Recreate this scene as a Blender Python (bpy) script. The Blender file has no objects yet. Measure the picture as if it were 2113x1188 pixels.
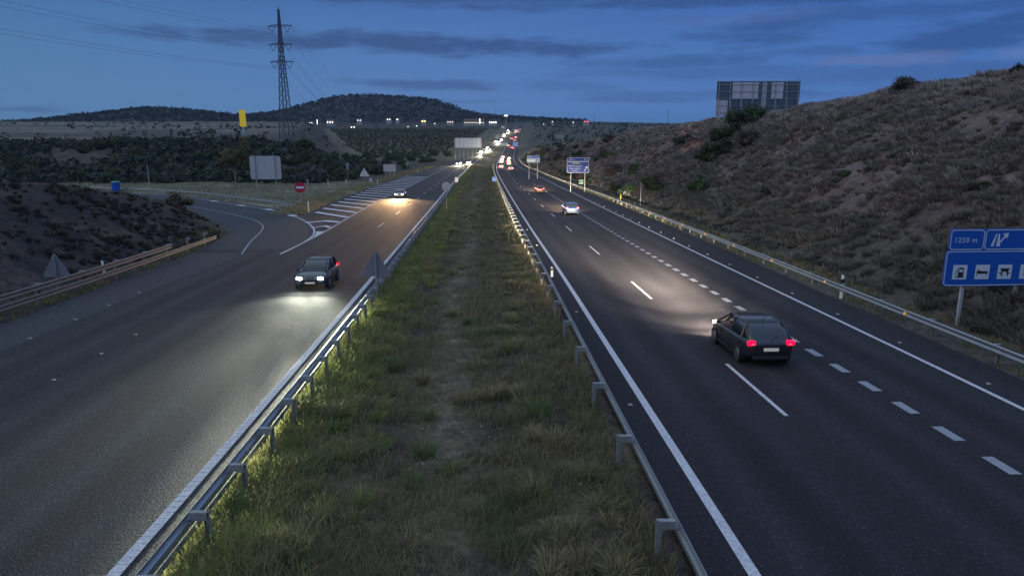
import bpy, math, random
import numpy as np
from mathutils import Vector, Matrix, Euler
R = math.radians
rng = np.random.default_rng(7)
random.seed(7)
SC = bpy.context.scene
COL = SC.collection

# ------------------------------------------------------------------ camera
F, CX, CY, CAMZ = 1500.0, 1056.5, 594.0, 7.2
PITCH = math.atan(346 / F)
cam_d = bpy.data.cameras.new("camera")
cam_d.sensor_width = 36.0
cam_d.lens = 36.0 * F / 2113.0
cam_d.clip_start = 0.1
cam_d.clip_end = 40000
cam = bpy.data.objects.new("camera", cam_d)
COL.objects.link(cam)
cam.location = (0, 0, CAMZ)
cam.rotation_euler = (R(90) - PITCH, 0, 0)
SC.camera = cam
SC.view_settings.view_transform = 'Standard'
SC.view_settings.look = 'None'
SC.view_settings.exposure = 0.0
SC.view_settings.gamma = 1.0
SC.render.engine = 'CYCLES'

def ray(px, py):
    u = (px - CX) / F; v = (CY - py) / F
    c, s = math.cos(PITCH), math.sin(PITCH)
    return (u, c + v * s, -s + v * c)
def at(px, py, Y):
    d = ray(px, py)
    return Vector((d[0] / d[1] * Y, Y, CAMZ + d[2] / d[1] * Y))
def azel(px, py):
    d = ray(px, py)
    return math.atan2(d[0], d[1]), math.atan2(d[2], math.hypot(d[0], d[1]))

# ------------------------------------------------------------------ world: dusk sky with clouds
W = bpy.data.worlds.new("World"); SC.world = W; W.use_nodes = True
nt = W.node_tree; nt.nodes.clear()
def N(t, **kw):
    n = nt.nodes.new(t)
    for k, v in kw.items(): setattr(n, k, v)
    return n
def L(a, b): nt.links.new(a, b)
def M(op, a, b=None, c=None, clamp=False):
    n = N('ShaderNodeMath', operation=op); n.use_clamp = clamp
    for i, x in enumerate((a, b, c)):
        if x is None: continue
        if isinstance(x, (int, float)): n.inputs[i].default_value = x
        else: L(x, n.inputs[i])
    return n.outputs[0]
def MIXC(fac, a, b):
    n = N('ShaderNodeMix', data_type='RGBA')
    for s, x in ((0, fac), (6, a), (7, b)):
        if isinstance(x, (int, float)): n.inputs[s].default_value = x
        elif isinstance(x, tuple): n.inputs[s].default_value = (*x, 1)
        else: L(x, n.inputs[s])
    return n.outputs[2]
tc = N('ShaderNodeTexCoord')
sep = N('ShaderNodeSeparateXYZ'); L(tc.outputs['Generated'], sep.inputs[0])
az = M('ARCTAN2', sep.outputs[0], sep.outputs[1])
el = M('ARCSINE', sep.outputs[2])
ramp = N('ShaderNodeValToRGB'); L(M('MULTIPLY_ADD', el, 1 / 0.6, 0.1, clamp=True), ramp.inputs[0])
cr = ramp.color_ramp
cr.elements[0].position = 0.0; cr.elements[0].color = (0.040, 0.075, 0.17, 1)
cr.elements[1].position = 1.0; cr.elements[1].color = (0.47, 0.57, 0.84, 1)  # upper stops, out of view, brightened to raise ambient light on the ground
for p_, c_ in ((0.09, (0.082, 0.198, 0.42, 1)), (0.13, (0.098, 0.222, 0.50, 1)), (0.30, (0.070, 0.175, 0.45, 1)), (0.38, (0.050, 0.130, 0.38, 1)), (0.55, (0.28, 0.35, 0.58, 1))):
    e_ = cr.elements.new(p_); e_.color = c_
# greener-grey towards the left of the road, deeper blue to its right
azr = M('MULTIPLY_ADD', az, 1 / 1.5, 0.5, clamp=True)
tint = N('ShaderNodeValToRGB'); L(azr, tint.inputs[0])
te = tint.color_ramp.elements
te[0].position = 0.05; te[0].color = (0.94, 1.02, 0.84, 1)
te[1].position = 0.95; te[1].color = (0.66, 0.82, 0.98, 1)
e_ = te.new(0.46); e_.color = (1.0, 1.0, 1.0, 1)
e_ = te.new(0.68); e_.color = (0.80, 0.90, 1.0, 1)
mul = N('ShaderNodeMix', data_type='RGBA', blend_type='MULTIPLY'); mul.inputs[0].default_value = 1.0
L(ramp.outputs[0], mul.inputs[6]); L(tint.outputs[0], mul.inputs[7])
sky0 = mul.outputs[2]
nish = N('ShaderNodeTexSky', sky_type='NISHITA'); nish.sun_disc = False
nish.sun_elevation = R(-2.0); nish.sun_rotation = R(-60)
add = N('ShaderNodeMix', data_type='RGBA', blend_type='ADD'); add.inputs[0].default_value = 0.01
L(sky0, add.inputs[6]); L(nish.outputs[0], add.inputs[7])
sky = add.outputs[2]
comb = N('ShaderNodeCombineXYZ'); L(M('MULTIPLY', az, 5.0), comb.inputs[0]); L(M('MULTIPLY', el, 26.0), comb.inputs[1])
n1 = N('ShaderNodeTexNoise'); n1.inputs['Scale'].default_value = 1.6; n1.inputs['Detail'].default_value = 7; n1.inputs['Roughness'].default_value = 0.62
L(comb.outputs[0], n1.inputs['Vector'])
nz = M('SUBTRACT', n1.outputs['Fac'], 0.5)
comb2 = N('ShaderNodeCombineXYZ'); L(M('MULTIPLY', az, 14.0), comb2.inputs[0]); L(M('MULTIPLY', el, 60.0), comb2.inputs[1])
n2 = N('ShaderNodeTexNoise'); n2.inputs['Scale'].default_value = 1.5; n2.inputs['Detail'].default_value = 6; n2.inputs['Roughness'].default_value = 0.6
L(comb2.outputs[0], n2.inputs['Vector'])
nf = M('SUBTRACT', n2.outputs['Fac'], 0.5)
nn = M('MULTIPLY_ADD', nf, 2.0, M('MULTIPLY', nz, 2.6))
def blob(px, py, hw, hh, tilt=0.0, st=1.0):
    a0, e0 = azel(px, py); wa, we = hw / F, hh / F
    da = M('SUBTRACT', az, a0); de = M('SUBTRACT', el, e0)
    de = M('MULTIPLY_ADD', da, tilt, de)
    d = M('SQRT', M('ADD', M('POWER', M('ABSOLUTE', M('DIVIDE', da, wa)), 2.0), M('POWER', M('ABSOLUTE', M('DIVIDE', de, we)), 2.0)))
    d = M('ADD', d, nn)
    return M('MULTIPLY', M('MULTIPLY_ADD', d, -1.2, 1.6, clamp=True), st)
dark = [(840, 92, 400, 17, 0.02, 1.0), (640, 84, 290, 9, 0.0, .8), (1080, 100, 170, 13, .02, .9), (905, 176, 150, 9, .03, .75),
        (40, 225, 60, 6, 0, .6), (1160, 178, 90, 12, 0, .35), (1380, 130, 160, 14, 0, .65), (1330, 205, 150, 7, 0, .5),
        (1600, 55, 130, 26, -.05, .75), (1840, 25, 330, 14, 0, .6), (2010, 75, 190, 28, -.14, .85), (1700, 105, 80, 8, 0, .5),
        (1560, 0, 600, 11, 0, .8), (900, 0, 350, 9, 0, .7), (1900, 150, 300, 22, 0, .45), (1450, 150, 260, 14, 0, .45), (1480, 195, 250, 8, 0, .45), (1450, 75, 70, 10, 0, .55),
        (640, -40, 500, 20, 0, .6), (1500, -90, 600, 30, 0, .6), (1000, -220, 900, 40, 0, .5), (300, -330, 700, 40, 0, .5), (900, 210, 120, 4, 0, .4)]
acc = None
for b_ in dark:
    m_ = blob(*b_); acc = m_ if acc is None else M('MAXIMUM', acc, m_)
general = M('MULTIPLY_ADD', n1.outputs['Fac'], 2.6, -1.45, clamp=True)
general = M('MULTIPLY', general, M('MULTIPLY_ADD', azr, 1.0, -0.18, clamp=True))
acc = M('MAXIMUM', acc, M('MULTIPLY', general, 0.5))
cdk = MIXC(M('MULTIPLY_ADD', azr, 1.6, -0.4, clamp=True), (0.040, 0.078, 0.215), (0.026, 0.070, 0.22))
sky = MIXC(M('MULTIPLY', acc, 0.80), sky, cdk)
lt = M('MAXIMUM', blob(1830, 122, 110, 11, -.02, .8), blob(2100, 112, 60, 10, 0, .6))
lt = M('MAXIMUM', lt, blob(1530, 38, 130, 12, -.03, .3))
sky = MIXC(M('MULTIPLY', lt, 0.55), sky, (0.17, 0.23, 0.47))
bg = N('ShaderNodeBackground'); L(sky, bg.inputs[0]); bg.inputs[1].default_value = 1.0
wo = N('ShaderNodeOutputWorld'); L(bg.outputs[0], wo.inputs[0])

# afterglow: one weak, very soft sun from the left of the road
sd = bpy.data.lights.new("sun", 'SUN'); sd.energy = 0.46; sd.angle = R(40); sd.color = (1.0, 0.86, 0.86)
sun = bpy.data.objects.new("sun", sd); COL.objects.link(sun)
sun.rotation_euler = Vector((0.80, 0.25, -0.55)).to_track_quat('-Z', 'Y').to_euler()

# ------------------------------------------------------------------ curves of the road
YG = np.arange(-80, 6001, 2.0)
def curve(pts, sig=6.0):
    p = np.array(pts, float)
    t = np.interp(YG, p[:, 0], p[:, 1])
    k = np.exp(-0.5 * (np.arange(-15, 16) * 2.0 / sig) ** 2); k /= k.sum()
    t2 = np.convolve(np.pad(t, 15, mode='edge'), k, 'valid')
    return lambda Y: np.interp(Y, YG, t2)
S0 = 0.0474
def zr(Y):
    Y = np.asarray(Y, float)
    a = -S0 * Y
    u = np.clip(Y, 150, 450) - 150
    b = -S0 * 150 - S0 * u + S0 / 600 * u * u
    u2 = np.clip(Y, 450, 700) - 450
    c = b + 0.012 / 500 * u2 * u2
    c = c + 0.012 * (np.clip(Y, 700, 1500) - 700) + 0.006 * (np.clip(Y, 1500, 2500) - 1500) + 0.0004 * (np.clip(Y, 2500, 6000) - 2500)
    return np.where(Y < 150, a, c)
RL = curve([(-80, 6.2), (0, 4.6), (11, 4.25), (25, 3.75), (45, 3.05), (70, 2.0), (100, .9), (140, -.5), (175, -1.7), (220, -3.4), (260, -4.95), (300, -6.3), (350, -7.2), (420, -7.2), (520, -6), (640, -4.4), (850, -1), (1000, 3), (1500, 14), (6000, 150)])
RR = curve([(-80, 15.6), (20, 14.8), (44, 14.2), (74, 13.5), (100, 12.9), (145, 12.1), (203, 10.4), (274, 7.2), (304, 4.7), (350, 2.0), (420, 0.8), (520, 1.8), (640, 3.4), (850, 6.8), (1000, 11), (1500, 22), (6000, 158)])
PRO = curve([(-80, 17.4), (22, 16.7), (52, 16.6), (100, 16.1), (145, 15.2), (200, 13.3), (274, 10.0), (304, 7.4), (350, 4.6), (420, 3.2), (520, 4.0), (640, 5.6), (850, 9), (1000, 13), (1500, 24), (6000, 160)])
LR = curve([(-80, -5.2), (0, -6.6), (11, -6.9), (20, -7.3), (32, -7.85), (45, -8.5), (69, -9.7), (100, -11.2), (151, -13.8), (220, -16.8), (334, -19.6), (450, -17.6), (506, -15.4), (562, -13.2), (640, -10.4), (740, -8.8), (850, -7.2), (1000, -2), (1500, 7), (6000, 140)])
LL = curve([(53, -17.2), (70, -18), (87, -19.5), (132, -22.6), (212, -26.2), (268, -28), (334, -28), (450, -25.3), (562, -20.9), (640, -18), (740, -16.4), (850, -14.8), (1000, -9.6), (1500, -1), (6000, 132)])
PLO = curve([(-80, -21.2), (30, -22.1), (52, -23.8), (64, -25.8), (72, -26.2), (80, -25.6), (88, -25.2), (95, -26.5), (122, -29), (167, -32.8), (248, -36.2), (300, -35), (349, -32.5), (450, -28), (562, -23.5), (640, -20.5), (740, -19), (850, -17.4), (1000, -12), (1500, -4), (6000, 128)], 3.5)
def PRI(Y): return RL(Y) - 1.0
def PLI(Y): return LR(Y) + 0.75
LRAIL = curve([(-80, -22.0), (20, -22.75), (32, -22.95), (44, -23.6), (55, -24.6), (64, -25.4), (90, -28)], 4)
RIN = np.array([(-220, 152), (-200, 150), (-140, 142), (-100, 133), (-75, 122), (-54, 106.5), (-39, 89), (-30.5, 76), (-27.5, 70), (-25.8, 64), (-24, 56)], float)
ROUT = np.array([(-220, 180), (-200, 177), (-140, 169), (-100, 159), (-73, 144), (-56, 130.5), (-44, 115), (-32.7, 101.5), (-25, 87), (-20.2, 75.5), (-17.9, 65.5), (-17.4, 56)], float)
def yin(X): return np.interp(X, RIN[:, 0], RIN[:, 1])
def yout(X): return np.interp(X, ROUT[:, 0], ROUT[:, 1])

# ------------------------------------------------------------------ numpy noise
def _h(i, j, s):
    n = (i * 374761393 + j * 668265263 + s * 974634777) & 0xFFFFFFFF
    n = ((n ^ (n >> 13)) * 1274126177) & 0xFFFFFFFF
    return ((n ^ (n >> 16)) & 0xFFFF) / 65535.0
def vn(x, y, s=0):
    x = np.asarray(x, float); y = np.asarray(y, float)
    i = np.floor(x).astype(np.int64); j = np.floor(y).astype(np.int64)
    fx = x - i; fy = y - j
    fx = fx * fx * (3 - 2 * fx); fy = fy * fy * (3 - 2 * fy)
    a = _h(i, j, s); b = _h(i + 1, j, s); c = _h(i, j + 1, s); d = _h(i + 1, j + 1, s)
    return (a * (1 - fx) + b * fx) * (1 - fy) + (c * (1 - fx) + d * fx) * fy
def fbm(x, y, s=0, o=3):
    r = 0; a = .5; t = 0
    for k in range(o):
        r = r + a * vn(x * 2 ** k, y * 2 ** k, s + k); t += a; a *= .5
    return r / t
def sm(x): x = np.clip(x, 0, 1); return x * x * (3 - 2 * x)

# ------------------------------------------------------------------ ground height
CREST = curve([(-80, 12.5), (0, 13.4), (57, 14.6), (138, 14.6), (215, 14.8), (260, 13.4), (300, 11.5), (350, 9.3), (400, 7), (500, 3), (700, 1), (6000, .5)], 14)
def ground(X, Y, detail=True):
    X = np.asarray(X, float); Y = np.asarray(Y, float)
    z = zr(Y)
    eL = PLO(Y) - X; eR = X - PRO(Y)
    eM = np.minimum(X - PLI(Y), PRI(Y) - X)
    dr = np.maximum(yin(X) - Y, Y - yout(X)) * .78
    dr = np.where(X > -20, 99, dr)
    inr = (dr < 0)
    h = np.full_like(z, -.14)
    bump = (fbm(X * .9, Y * .9, 3) - .5) * .22 + (fbm(X * .25, Y * .25, 9) - .5) * .3
    h = np.where(eM > 0, -.14 + .14 * sm(eM / .5) - .30 * sm((eM - 1.2) / 2.5) + bump * sm(eM / 1.2), h)
    # right-hand cutting
    d = np.maximum(eR - 2.6, 0)
    hc = CREST(Y) * (1 + .05 * (fbm(Y * .03, Y * 0 + 3, 5) - .5))
    rise = .63 * d
    k = 1.2
    cut = -np.log(np.exp(-rise / k) + np.exp(-hc / k)) * k + np.log(1 + np.exp(-hc / k)) * k
    cut = np.where(d > 80, np.maximum(hc, 0), np.minimum(cut, rise + .01)) - .02 * np.maximum(d - hc / .63, 0)
    gul = (fbm(X * .16 + Y * .05, Y * .12, 21, 4) - .5) * 1.5 * sm(d / 6) + (fbm(X * .6, Y * .5, 31) - .5) * .55 * sm(d / 3)
    gul = gul * (1 - .5 * sm((eR - 60) / 60)) * np.where(Y > 700, .3, 1)
    h = np.where(eR > 0, -.14 + .16 * sm(eR / .6) + (bump * .6) * sm(eR) + cut + gul, h)
    # left: mound between the road and the ramp
    hm = np.interp(Y, [-80, 20, 40, 55, 70, 80, 100, 130], [9, 7.6, 6.6, 5.1, 2.7, 2.0, 1.5, 1.2])
    d1 = np.maximum(LRAIL(Y) - 1.2 - X, 0) * .55; d2 = np.maximum(dr - 1.5, 0) * .5
    mm = np.minimum(np.minimum(d1, d2), hm)
    mo = -.14 + .15 * sm(eL / .6) + mm + (fbm(X * .2, Y * .2, 41, 4) - .5) * 1.1 * sm(mm / 2) + bump * .6 * sm(eL)
    # left: verge then shrubby rise to a plateau
    ev = np.minimum(eL, dr)
    edge = np.where(Y < 300, 52, 52 + (Y - 300) * .27)
    S = sm((-X - edge + (fbm(X * .02, Y * .02, 51) - .5) * 14) / 48) * sm((Y - 196) / 95)
    plat = -2.0 + np.clip((Y - 290) * .0062, 0, 6) + (fbm(X * .01, Y * .01, 61) - .5) * 1.6
    S2 = S * (1 - sm((Y - 3000) / 900) * .0)
    lf = -.14 + .16 * sm(ev / .6) + bump * .6 * sm(ev) + (fbm(X * .05, Y * .05, 71) - .5) * .8 * sm((ev - 4) / 10)
    lf = lf * (1 - S2) + (plat - z) * S2
    left = np.where(Y < yin(X), mo, lf)
    left = np.where(inr, -.14, left)
    h = np.where(eL > 0, left, h)
    return z + h
def gz(x, y): return float(ground(np.array([x]), np.array([y]))[0])

# ------------------------------------------------------------------ object helpers
def tag(o, label=None, cat=None, group=None, kind=None):
    if label: o['label'] = label
    if cat: o['category'] = cat
    if group: o['group'] = group
    if kind: o['kind'] = kind
    return o
def empty(name, loc, rz=0.0):
    o = bpy.data.objects.new(name, None); COL.objects.link(o)
    o.location = loc; o.rotation_euler = (0, 0, rz); o.empty_display_size = .3
    return o
def npmesh(name, V, Fc, mat, parent=None, col=None, smooth=False, loc=None):
    """V (n,3), Fc (m,3) or (m,4) int arrays"""
    me = bpy.data.meshes.new(name)
    V = np.asarray(V, np.float32); Fc = np.asarray(Fc, np.int32); k = Fc.shape[1]
    me.vertices.add(len(V)); me.vertices.foreach_set('co', V.ravel())
    me.loops.add(Fc.size); me.loops.foreach_set('vertex_index', Fc.ravel())
    me.polygons.add(len(Fc)); me.polygons.foreach_set('loop_start', np.arange(0, Fc.size, k, dtype=np.int32))
    me.polygons.foreach_set('loop_total', np.full(len(Fc), k, np.int32))
    if smooth: me.polygons.foreach_set('use_smooth', np.ones(len(Fc), bool))
    if col is not None:
        a = me.color_attributes.new('col', 'FLOAT_COLOR', 'POINT')
        c = np.ones((len(V), 4), np.float32); c[:, :3] = col; a.data.foreach_set('color', c.ravel())
    me.update(calc_edges=True)
    if mat: me.materials.append(mat)
    o = bpy.data.objects.new(name, me); COL.objects.link(o)
    if parent: o.parent = parent
    if loc is not None: o.location = loc
    return o
class MB:
    def __init__(s): s.v = []; s.f = []
    def poly(s, pts):
        i = len(s.v); s.v += [tuple(p) for p in pts]; s.f.append(tuple(range(i, i + len(pts)))); return s
    def box(s, x0, x1, y0, y1, z0, z1, mat=None):
        i = len(s.v)
        c = [(x0, y0, z0), (x1, y0, z0), (x1, y1, z0), (x0, y1, z0), (x0, y0, z1), (x1, y0, z1), (x1, y1, z1), (x0, y1, z1)]
        if mat: c = [tuple(mat @ Vector(q)) for q in c]
        s.v += c
        s.f += [tuple(i + k for k in q) for q in ((0, 3, 2, 1), (4, 5, 6, 7), (0, 1, 5, 4), (1, 2, 6, 5), (2, 3, 7, 6), (3, 0, 4, 7))]
        return s
    def tube(s, a, b, r0, r1=None, n=8, cap=True):
        r1 = r0 if r1 is None else r1
        a, b = Vector(a), Vector(b); d = (b - a).normalized()
        u = d.orthogonal().normalized(); w = d.cross(u); i = len(s.v)
        for c, r in ((a, r0), (b, r1)):
            for k in range(n):
                t = 2 * math.pi * k / n; s.v.append(tuple(c + (u * math.cos(t) + w * math.sin(t)) * r))
        for k in range(n): s.f.append((i + k, i + (k + 1) % n, i + n + (k + 1) % n, i + n + k))
        if cap: s.f += [tuple(i + k for k in reversed(range(n))), tuple(i + n + k for k in range(n))]
        return s
    def prism(s, pts, y0, y1):
        """outline in x-z, extruded along y; y0 is the face seen from -y"""
        i = len(s.v); n = len(pts)
        s.v += [(p[0], y0, p[1]) for p in pts] + [(p[0], y1, p[1]) for p in pts]
        s.f += [tuple(i + k for k in range(n)), tuple(i + n + k for k in reversed(range(n)))]
        for k in range(n): s.f.append((i + k, i + n + k, i + n + (k + 1) % n, i + (k + 1) % n))
        return s
    def build(s, name, mat, parent=None, smooth=False, loc=None, bevel=0):
        me = bpy.data.meshes.new(name); me.from_pydata(s.v, [], s.f); me.update()
        if smooth: me.polygons.foreach_set('use_smooth', [True] * len(me.polygons))
        if mat: me.materials.append(mat)
        o = bpy.data.objects.new(name, me); COL.objects.link(o)
        if parent: o.parent = parent
        if loc is not None: o.location = loc
        if bevel:
            b = o.modifiers.new('bevel', 'BEVEL'); b.width = bevel; b.segments = 2; b.limit_method = 'ANGLE'
        return o
def copy_tree(o, parent=None):
    c = o.copy(); COL.objects.link(c); c.parent = parent
    for ch in o.children: copy_tree(ch, c)
    return c
def rrect(x0, x1, z0, z1, r, n=5):
    P = []
    for cx, cz, a0 in ((x1 - r, z1 - r, 0), (x0 + r, z1 - r, 90), (x0 + r, z0 + r, 180), (x1 - r, z0 + r, 270)):
        for k in range(n + 1):
            t = R(a0 + 90 * k / n); P.append((cx + r * math.cos(t), cz + r * math.sin(t)))
    return P
def ring(mb, x0, x1, z0, z1, r, w, y):
    """rounded frame line of width w on a sign face (flat decal sheet)"""
    A = rrect(x0, x1, z0, z1, r); B = rrect(x0 + w, x1 - w, z0 + w, z1 - w, max(r - w, .01))
    n = len(A)
    for k in range(n):
        k2 = (k + 1) % n
        mb.poly([(A[k][0], y, A[k][1]), (A[k2][0], y, A[k2][1]), (B[k2][0], y, B[k2][1]), (B[k][0], y, B[k][1])])
def text(body, size, x, z, y, mat, parent, name='lettering', align='LEFT', space=1.0):
    cu = bpy.data.curves.new(name, 'FONT'); cu.body = body; cu.size = size; cu.align_x = align; cu.extrude = .002
    cu.space_character = space
    t = bpy.data.objects.new(name, cu); COL.objects.link(t)
    dg = bpy.context.evaluated_depsgraph_get(); me = bpy.data.meshes.new_from_object(t.evaluated_get(dg))
    bpy.data.objects.remove(t); bpy.data.curves.remove(cu)
    me.materials.clear(); me.materials.append(mat)
    o = bpy.data.objects.new(name, me); COL.objects.link(o); o.parent = parent
    o.location = (x, y, z); o.rotation_euler = (R(90), 0, 0)
    return o

# ------------------------------------------------------------------ materials
def mat(name, color=(.5, .5, .5), rough=.6, metal=0.0, noise=None, emis=None, bump=None, spec=.5):
    m = bpy.data.materials.new(name); m.use_nodes = True; t = m.node_tree; b = t.nodes['Principled BSDF']
    b.inputs['Base Color'].default_value = (*color, 1); b.inputs['Roughness'].default_value = rough
    b.inputs['Metallic'].default_value = metal; b.inputs['Specular IOR Level'].default_value = spec
    if emis:
        b.inputs['Emission Color'].default_value = (*emis[0], 1); b.inputs['Emission Strength'].default_value = emis[1]
        m.cycles.emission_sampling = 'NONE'
    if noise or bump:
        tc = t.nodes.new('ShaderNodeTexCoord')
    if noise:
        sc, amt, col2 = noise
        n = t.nodes.new('ShaderNodeTexNoise'); n.inputs['Scale'].default_value = sc; n.inputs['Detail'].default_value = 6; n.inputs['Roughness'].default_value = .65
        t.links.new(tc.outputs['Object'], n.inputs['Vector'])
        r = t.nodes.new('ShaderNodeValToRGB'); r.color_ramp.elements[0].position = .5 - amt; r.color_ramp.elements[1].position = .5 + amt
        r.color_ramp.elements[0].color = (*color, 1); r.color_ramp.elements[1].color = (*col2, 1)
        t.links.new(n.outputs['Fac'], r.inputs[0]); t.links.new(r.outputs[0], b.inputs['Base Color'])
    if bump:
        n = t.nodes.new('ShaderNodeTexNoise'); n.inputs['Scale'].default_value = bump[0]; n.inputs['Detail'].default_value = 4
        t.links.new(tc.outputs['Object'], n.inputs['Vector'])
        bp = t.nodes.new('ShaderNodeBump'); bp.inputs['Strength'].default_value = bump[1]; bp.inputs['Distance'].default_value = bump[2]
        t.links.new(n.outputs['Fac'], bp.inputs['Height']); t.links.new(bp.outputs[0], b.inputs['Normal'])
    return m
STEEL = mat('galvanised_steel', (.30, .32, .34), .42, .75, (3, .25, (.40, .42, .45)))
STEEL_W = mat('weathered_steel', (.11, .105, .105), .6, .3, (2.5, .25, (.19, .175, .165)))
POSTM = mat('post_steel', (.26, .27, .28), .55, .5, (6, .2, (.36, .37, .38)))
SIGNBACK = mat('sign_back_aluminium', (.42, .43, .46), .5, .3, (2, .3, (.52, .53, .56)))
SIGNBACK_D = mat('sign_back_dark', (.17, .17, .20), .6, .1, (2, .3, (.24, .23, .26)))
WHITE_D = mat('delineator_white', (.75, .76, .78), .5)
BLACK = mat('black_plastic', (.02, .02, .022), .5)
SBLUE = mat('sign_blue', (.006, .095, .46), .45, 0, (4, .4, (.008, .105, .50)))
SBLUE2 = mat('sign_pale_blue', (.04, .18, .38), .4)
SWHITE = mat('sign_white', (.62, .68, .80), .4)
SGREEN = mat('sign_green', (.03, .26, .14), .4)
SRED = mat('sign_red', (.42, .02, .04), .4)
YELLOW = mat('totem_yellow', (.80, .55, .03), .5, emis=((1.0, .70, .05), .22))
BARK = mat('bark', (.16, .14, .12), .9, 0, (8, .2, (.26, .23, .2)), bump=(20, .5, .02))
DARKMETAL = mat('pylon_steel', (.06, .07, .09), .6, .3)
AMBER = mat('amber_reflector', (.55, .22, .03), .3, emis=((1.0, .55, .15), .45))
TYRE = mat('tyre_rubber', (.02, .02, .02), .8); RIM = mat('rim_alloy', (.4, .4, .42), .3, .9)
GLASS = mat('car_glass', (.02, .025, .03), .08, 0, spec=.8)
HEAD_C = mat('headlight_cool', (.9, .9, .9), .2, emis=((.92, .97, 1.0), 60))
HEAD_W = mat('headlight_warm', (.9, .85, .7), .2, emis=((1.0, .88, .68), 60))
HEAD_FAR = mat('headlight_far', (.9, .85, .7), .2, emis=((1.0, .86, .66), 90))
TAIL = mat('taillight', (.5, .01, .02), .3, emis=((1.0, .0, .016), 7))
TAIL_FAR = mat('taillight_far', (.5, .01, .02), .3, emis=((1.0, .10, .10), 32))
PLATE = mat('number_plate', (.8, .78, .7), .4, emis=((1.0, .75, .45), .12))  # weak glow of the plate itself stands in for plate lamp light
ORANGE_L = mat('indicator_amber', (.8, .3, .05), .3, emis=((1.0, .45, .08), 9))
def paint(name, c):
    m = mat(name, c, .28, .3, (30, .4, tuple(x * 1.05 for x in c))); m.node_tree.nodes['Principled BSDF'].inputs['Coat Weight'].default_value = .6
    return m

def asphalt(name, c0, c1, tracks=None):
    m = bpy.data.materials.new(name); m.use_nodes = True; t = m.node_tree; b = t.nodes['Principled BSDF']
    g = t.nodes.new('ShaderNodeNewGeometry')
    def no(scale, det, vec=None, stretch=None):
        n = t.nodes.new('ShaderNodeTexNoise'); n.inputs['Scale'].default_value = scale; n.inputs['Detail'].default_value = det; n.inputs['Roughness'].default_value = .65
        if stretch:
            mp = t.nodes.new('ShaderNodeMapping'); mp.inputs['Scale'].default_value = stretch; mp.inputs['Rotation'].default_value = (0, 0, R(stretch_rot))
            t.links.new(g.outputs['Position'], mp.inputs[0]); t.links.new(mp.outputs[0], n.inputs['Vector'])
        else: t.links.new(g.outputs['Position'], n.inputs['Vector'])
        return n
    stretch_rot = -2.5
    a = no(9, 5); big = no(.35, 3, stretch=(1, .12, 1)); fine = no(55, 2)
    r = t.nodes.new('ShaderNodeValToRGB'); r.color_ramp.elements[0].position = .3; r.color_ramp.elements[1].position = .7
    r.color_ramp.elements[0].color = (*c0, 1); r.color_ramp.elements[1].color = (*c1, 1)
    mx = t.nodes.new('ShaderNodeMath'); mx.operation = 'MULTIPLY_ADD'; t.links.new(a.outputs['Fac'], mx.inputs[0]); mx.inputs[1].default_value = .35
    mx2 = t.nodes.new('ShaderNodeMath'); mx2.operation = 'MULTIPLY_ADD'; t.links.new(big.outputs['Fac'], mx2.inputs[0]); mx2.inputs[1].default_value = .65
    mx2.inputs[2].default_value = 0; t.links.new(mx2.outputs[0], mx.inputs[2]); t.links.new(mx.outputs[0], r.inputs[0])
    # pale stone chips in the binder
    v = t.nodes.new('ShaderNodeTexVoronoi'); v.inputs['Scale'].default_value = 22; t.links.new(g.outputs['Position'], v.inputs['Vector'])
    vs = t.nodes.new('ShaderNodeSeparateColor'); t.links.new(v.outputs['Color'], vs.inputs[0])
    th = t.nodes.new('ShaderNodeMath'); th.operation = 'GREATER_THAN'; th.inputs[1].default_value = .80; t.links.new(vs.outputs[0], th.inputs[0])
    th2 = t.nodes.new('ShaderNodeMath'); th2.operation = 'LESS_THAN'; th2.inputs[1].default_value = .35; t.links.new(v.outputs['Distance'], th2.inputs[0])
    thm = t.nodes.new('ShaderNodeMath'); thm.operation = 'MULTIPLY'; t.links.new(th.outputs[0], thm.inputs[0]); t.links.new(th2.outputs[0], thm.inputs[1])
    mc = t.nodes.new('ShaderNodeMix'); mc.data_type = 'RGBA'; t.links.new(thm.outputs[0], mc.inputs[0]); t.links.new(r.outputs[0], mc.inputs[6])
    mc.inputs[7].default_value = (*[x * 2.6 for x in c1], 1)
    wa = t.nodes.new('ShaderNodeVertexColor'); wa.layer_name = 'col'
    wm = t.nodes.new('ShaderNodeMix'); wm.data_type = 'RGBA'; wm.blend_type = 'MULTIPLY'; wm.inputs[0].default_value = 1
    t.links.new(mc.outputs[2], wm.inputs[6]); t.links.new(wa.outputs[0], wm.inputs[7]); t.links.new(wm.outputs[2], b.inputs['Base Color'])
    b.inputs['Roughness'].default_value = .85; b.inputs['Specular IOR Level'].default_value = .22
    bp = t.nodes.new('ShaderNodeBump'); bp.inputs['Strength'].default_value = .8; bp.inputs['Distance'].default_value = .012
    ad = t.nodes.new('ShaderNodeMath'); ad.operation = 'ADD'; t.links.new(fine.outputs['Fac'], ad.inputs[0]); t.links.new(v.outputs['Distance'], ad.inputs[1])
    t.links.new(ad.outputs[0], bp.inputs['Height']); t.links.new(bp.outputs[0], b.inputs['Normal'])
    return m
ASPH_L = asphalt('asphalt_left', (.016, .018, .023), (.031, .033, .038))
ASPH_R = asphalt('asphalt_right', (.015, .014, .020), (.027, .024, .029))
ASPH_RAMP = asphalt('asphalt_ramp', (.032, .036, .043), (.046, .050, .057))
def paintmark(name, c):
    return mat(name, c, .6, 0, (14, .12, tuple(x * .62 for x in c)))
MARK = paintmark('road_paint', (.62, .62, .66))
MARK_F = paintmark('road_paint_worn', (.30, .32, .36))

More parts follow.
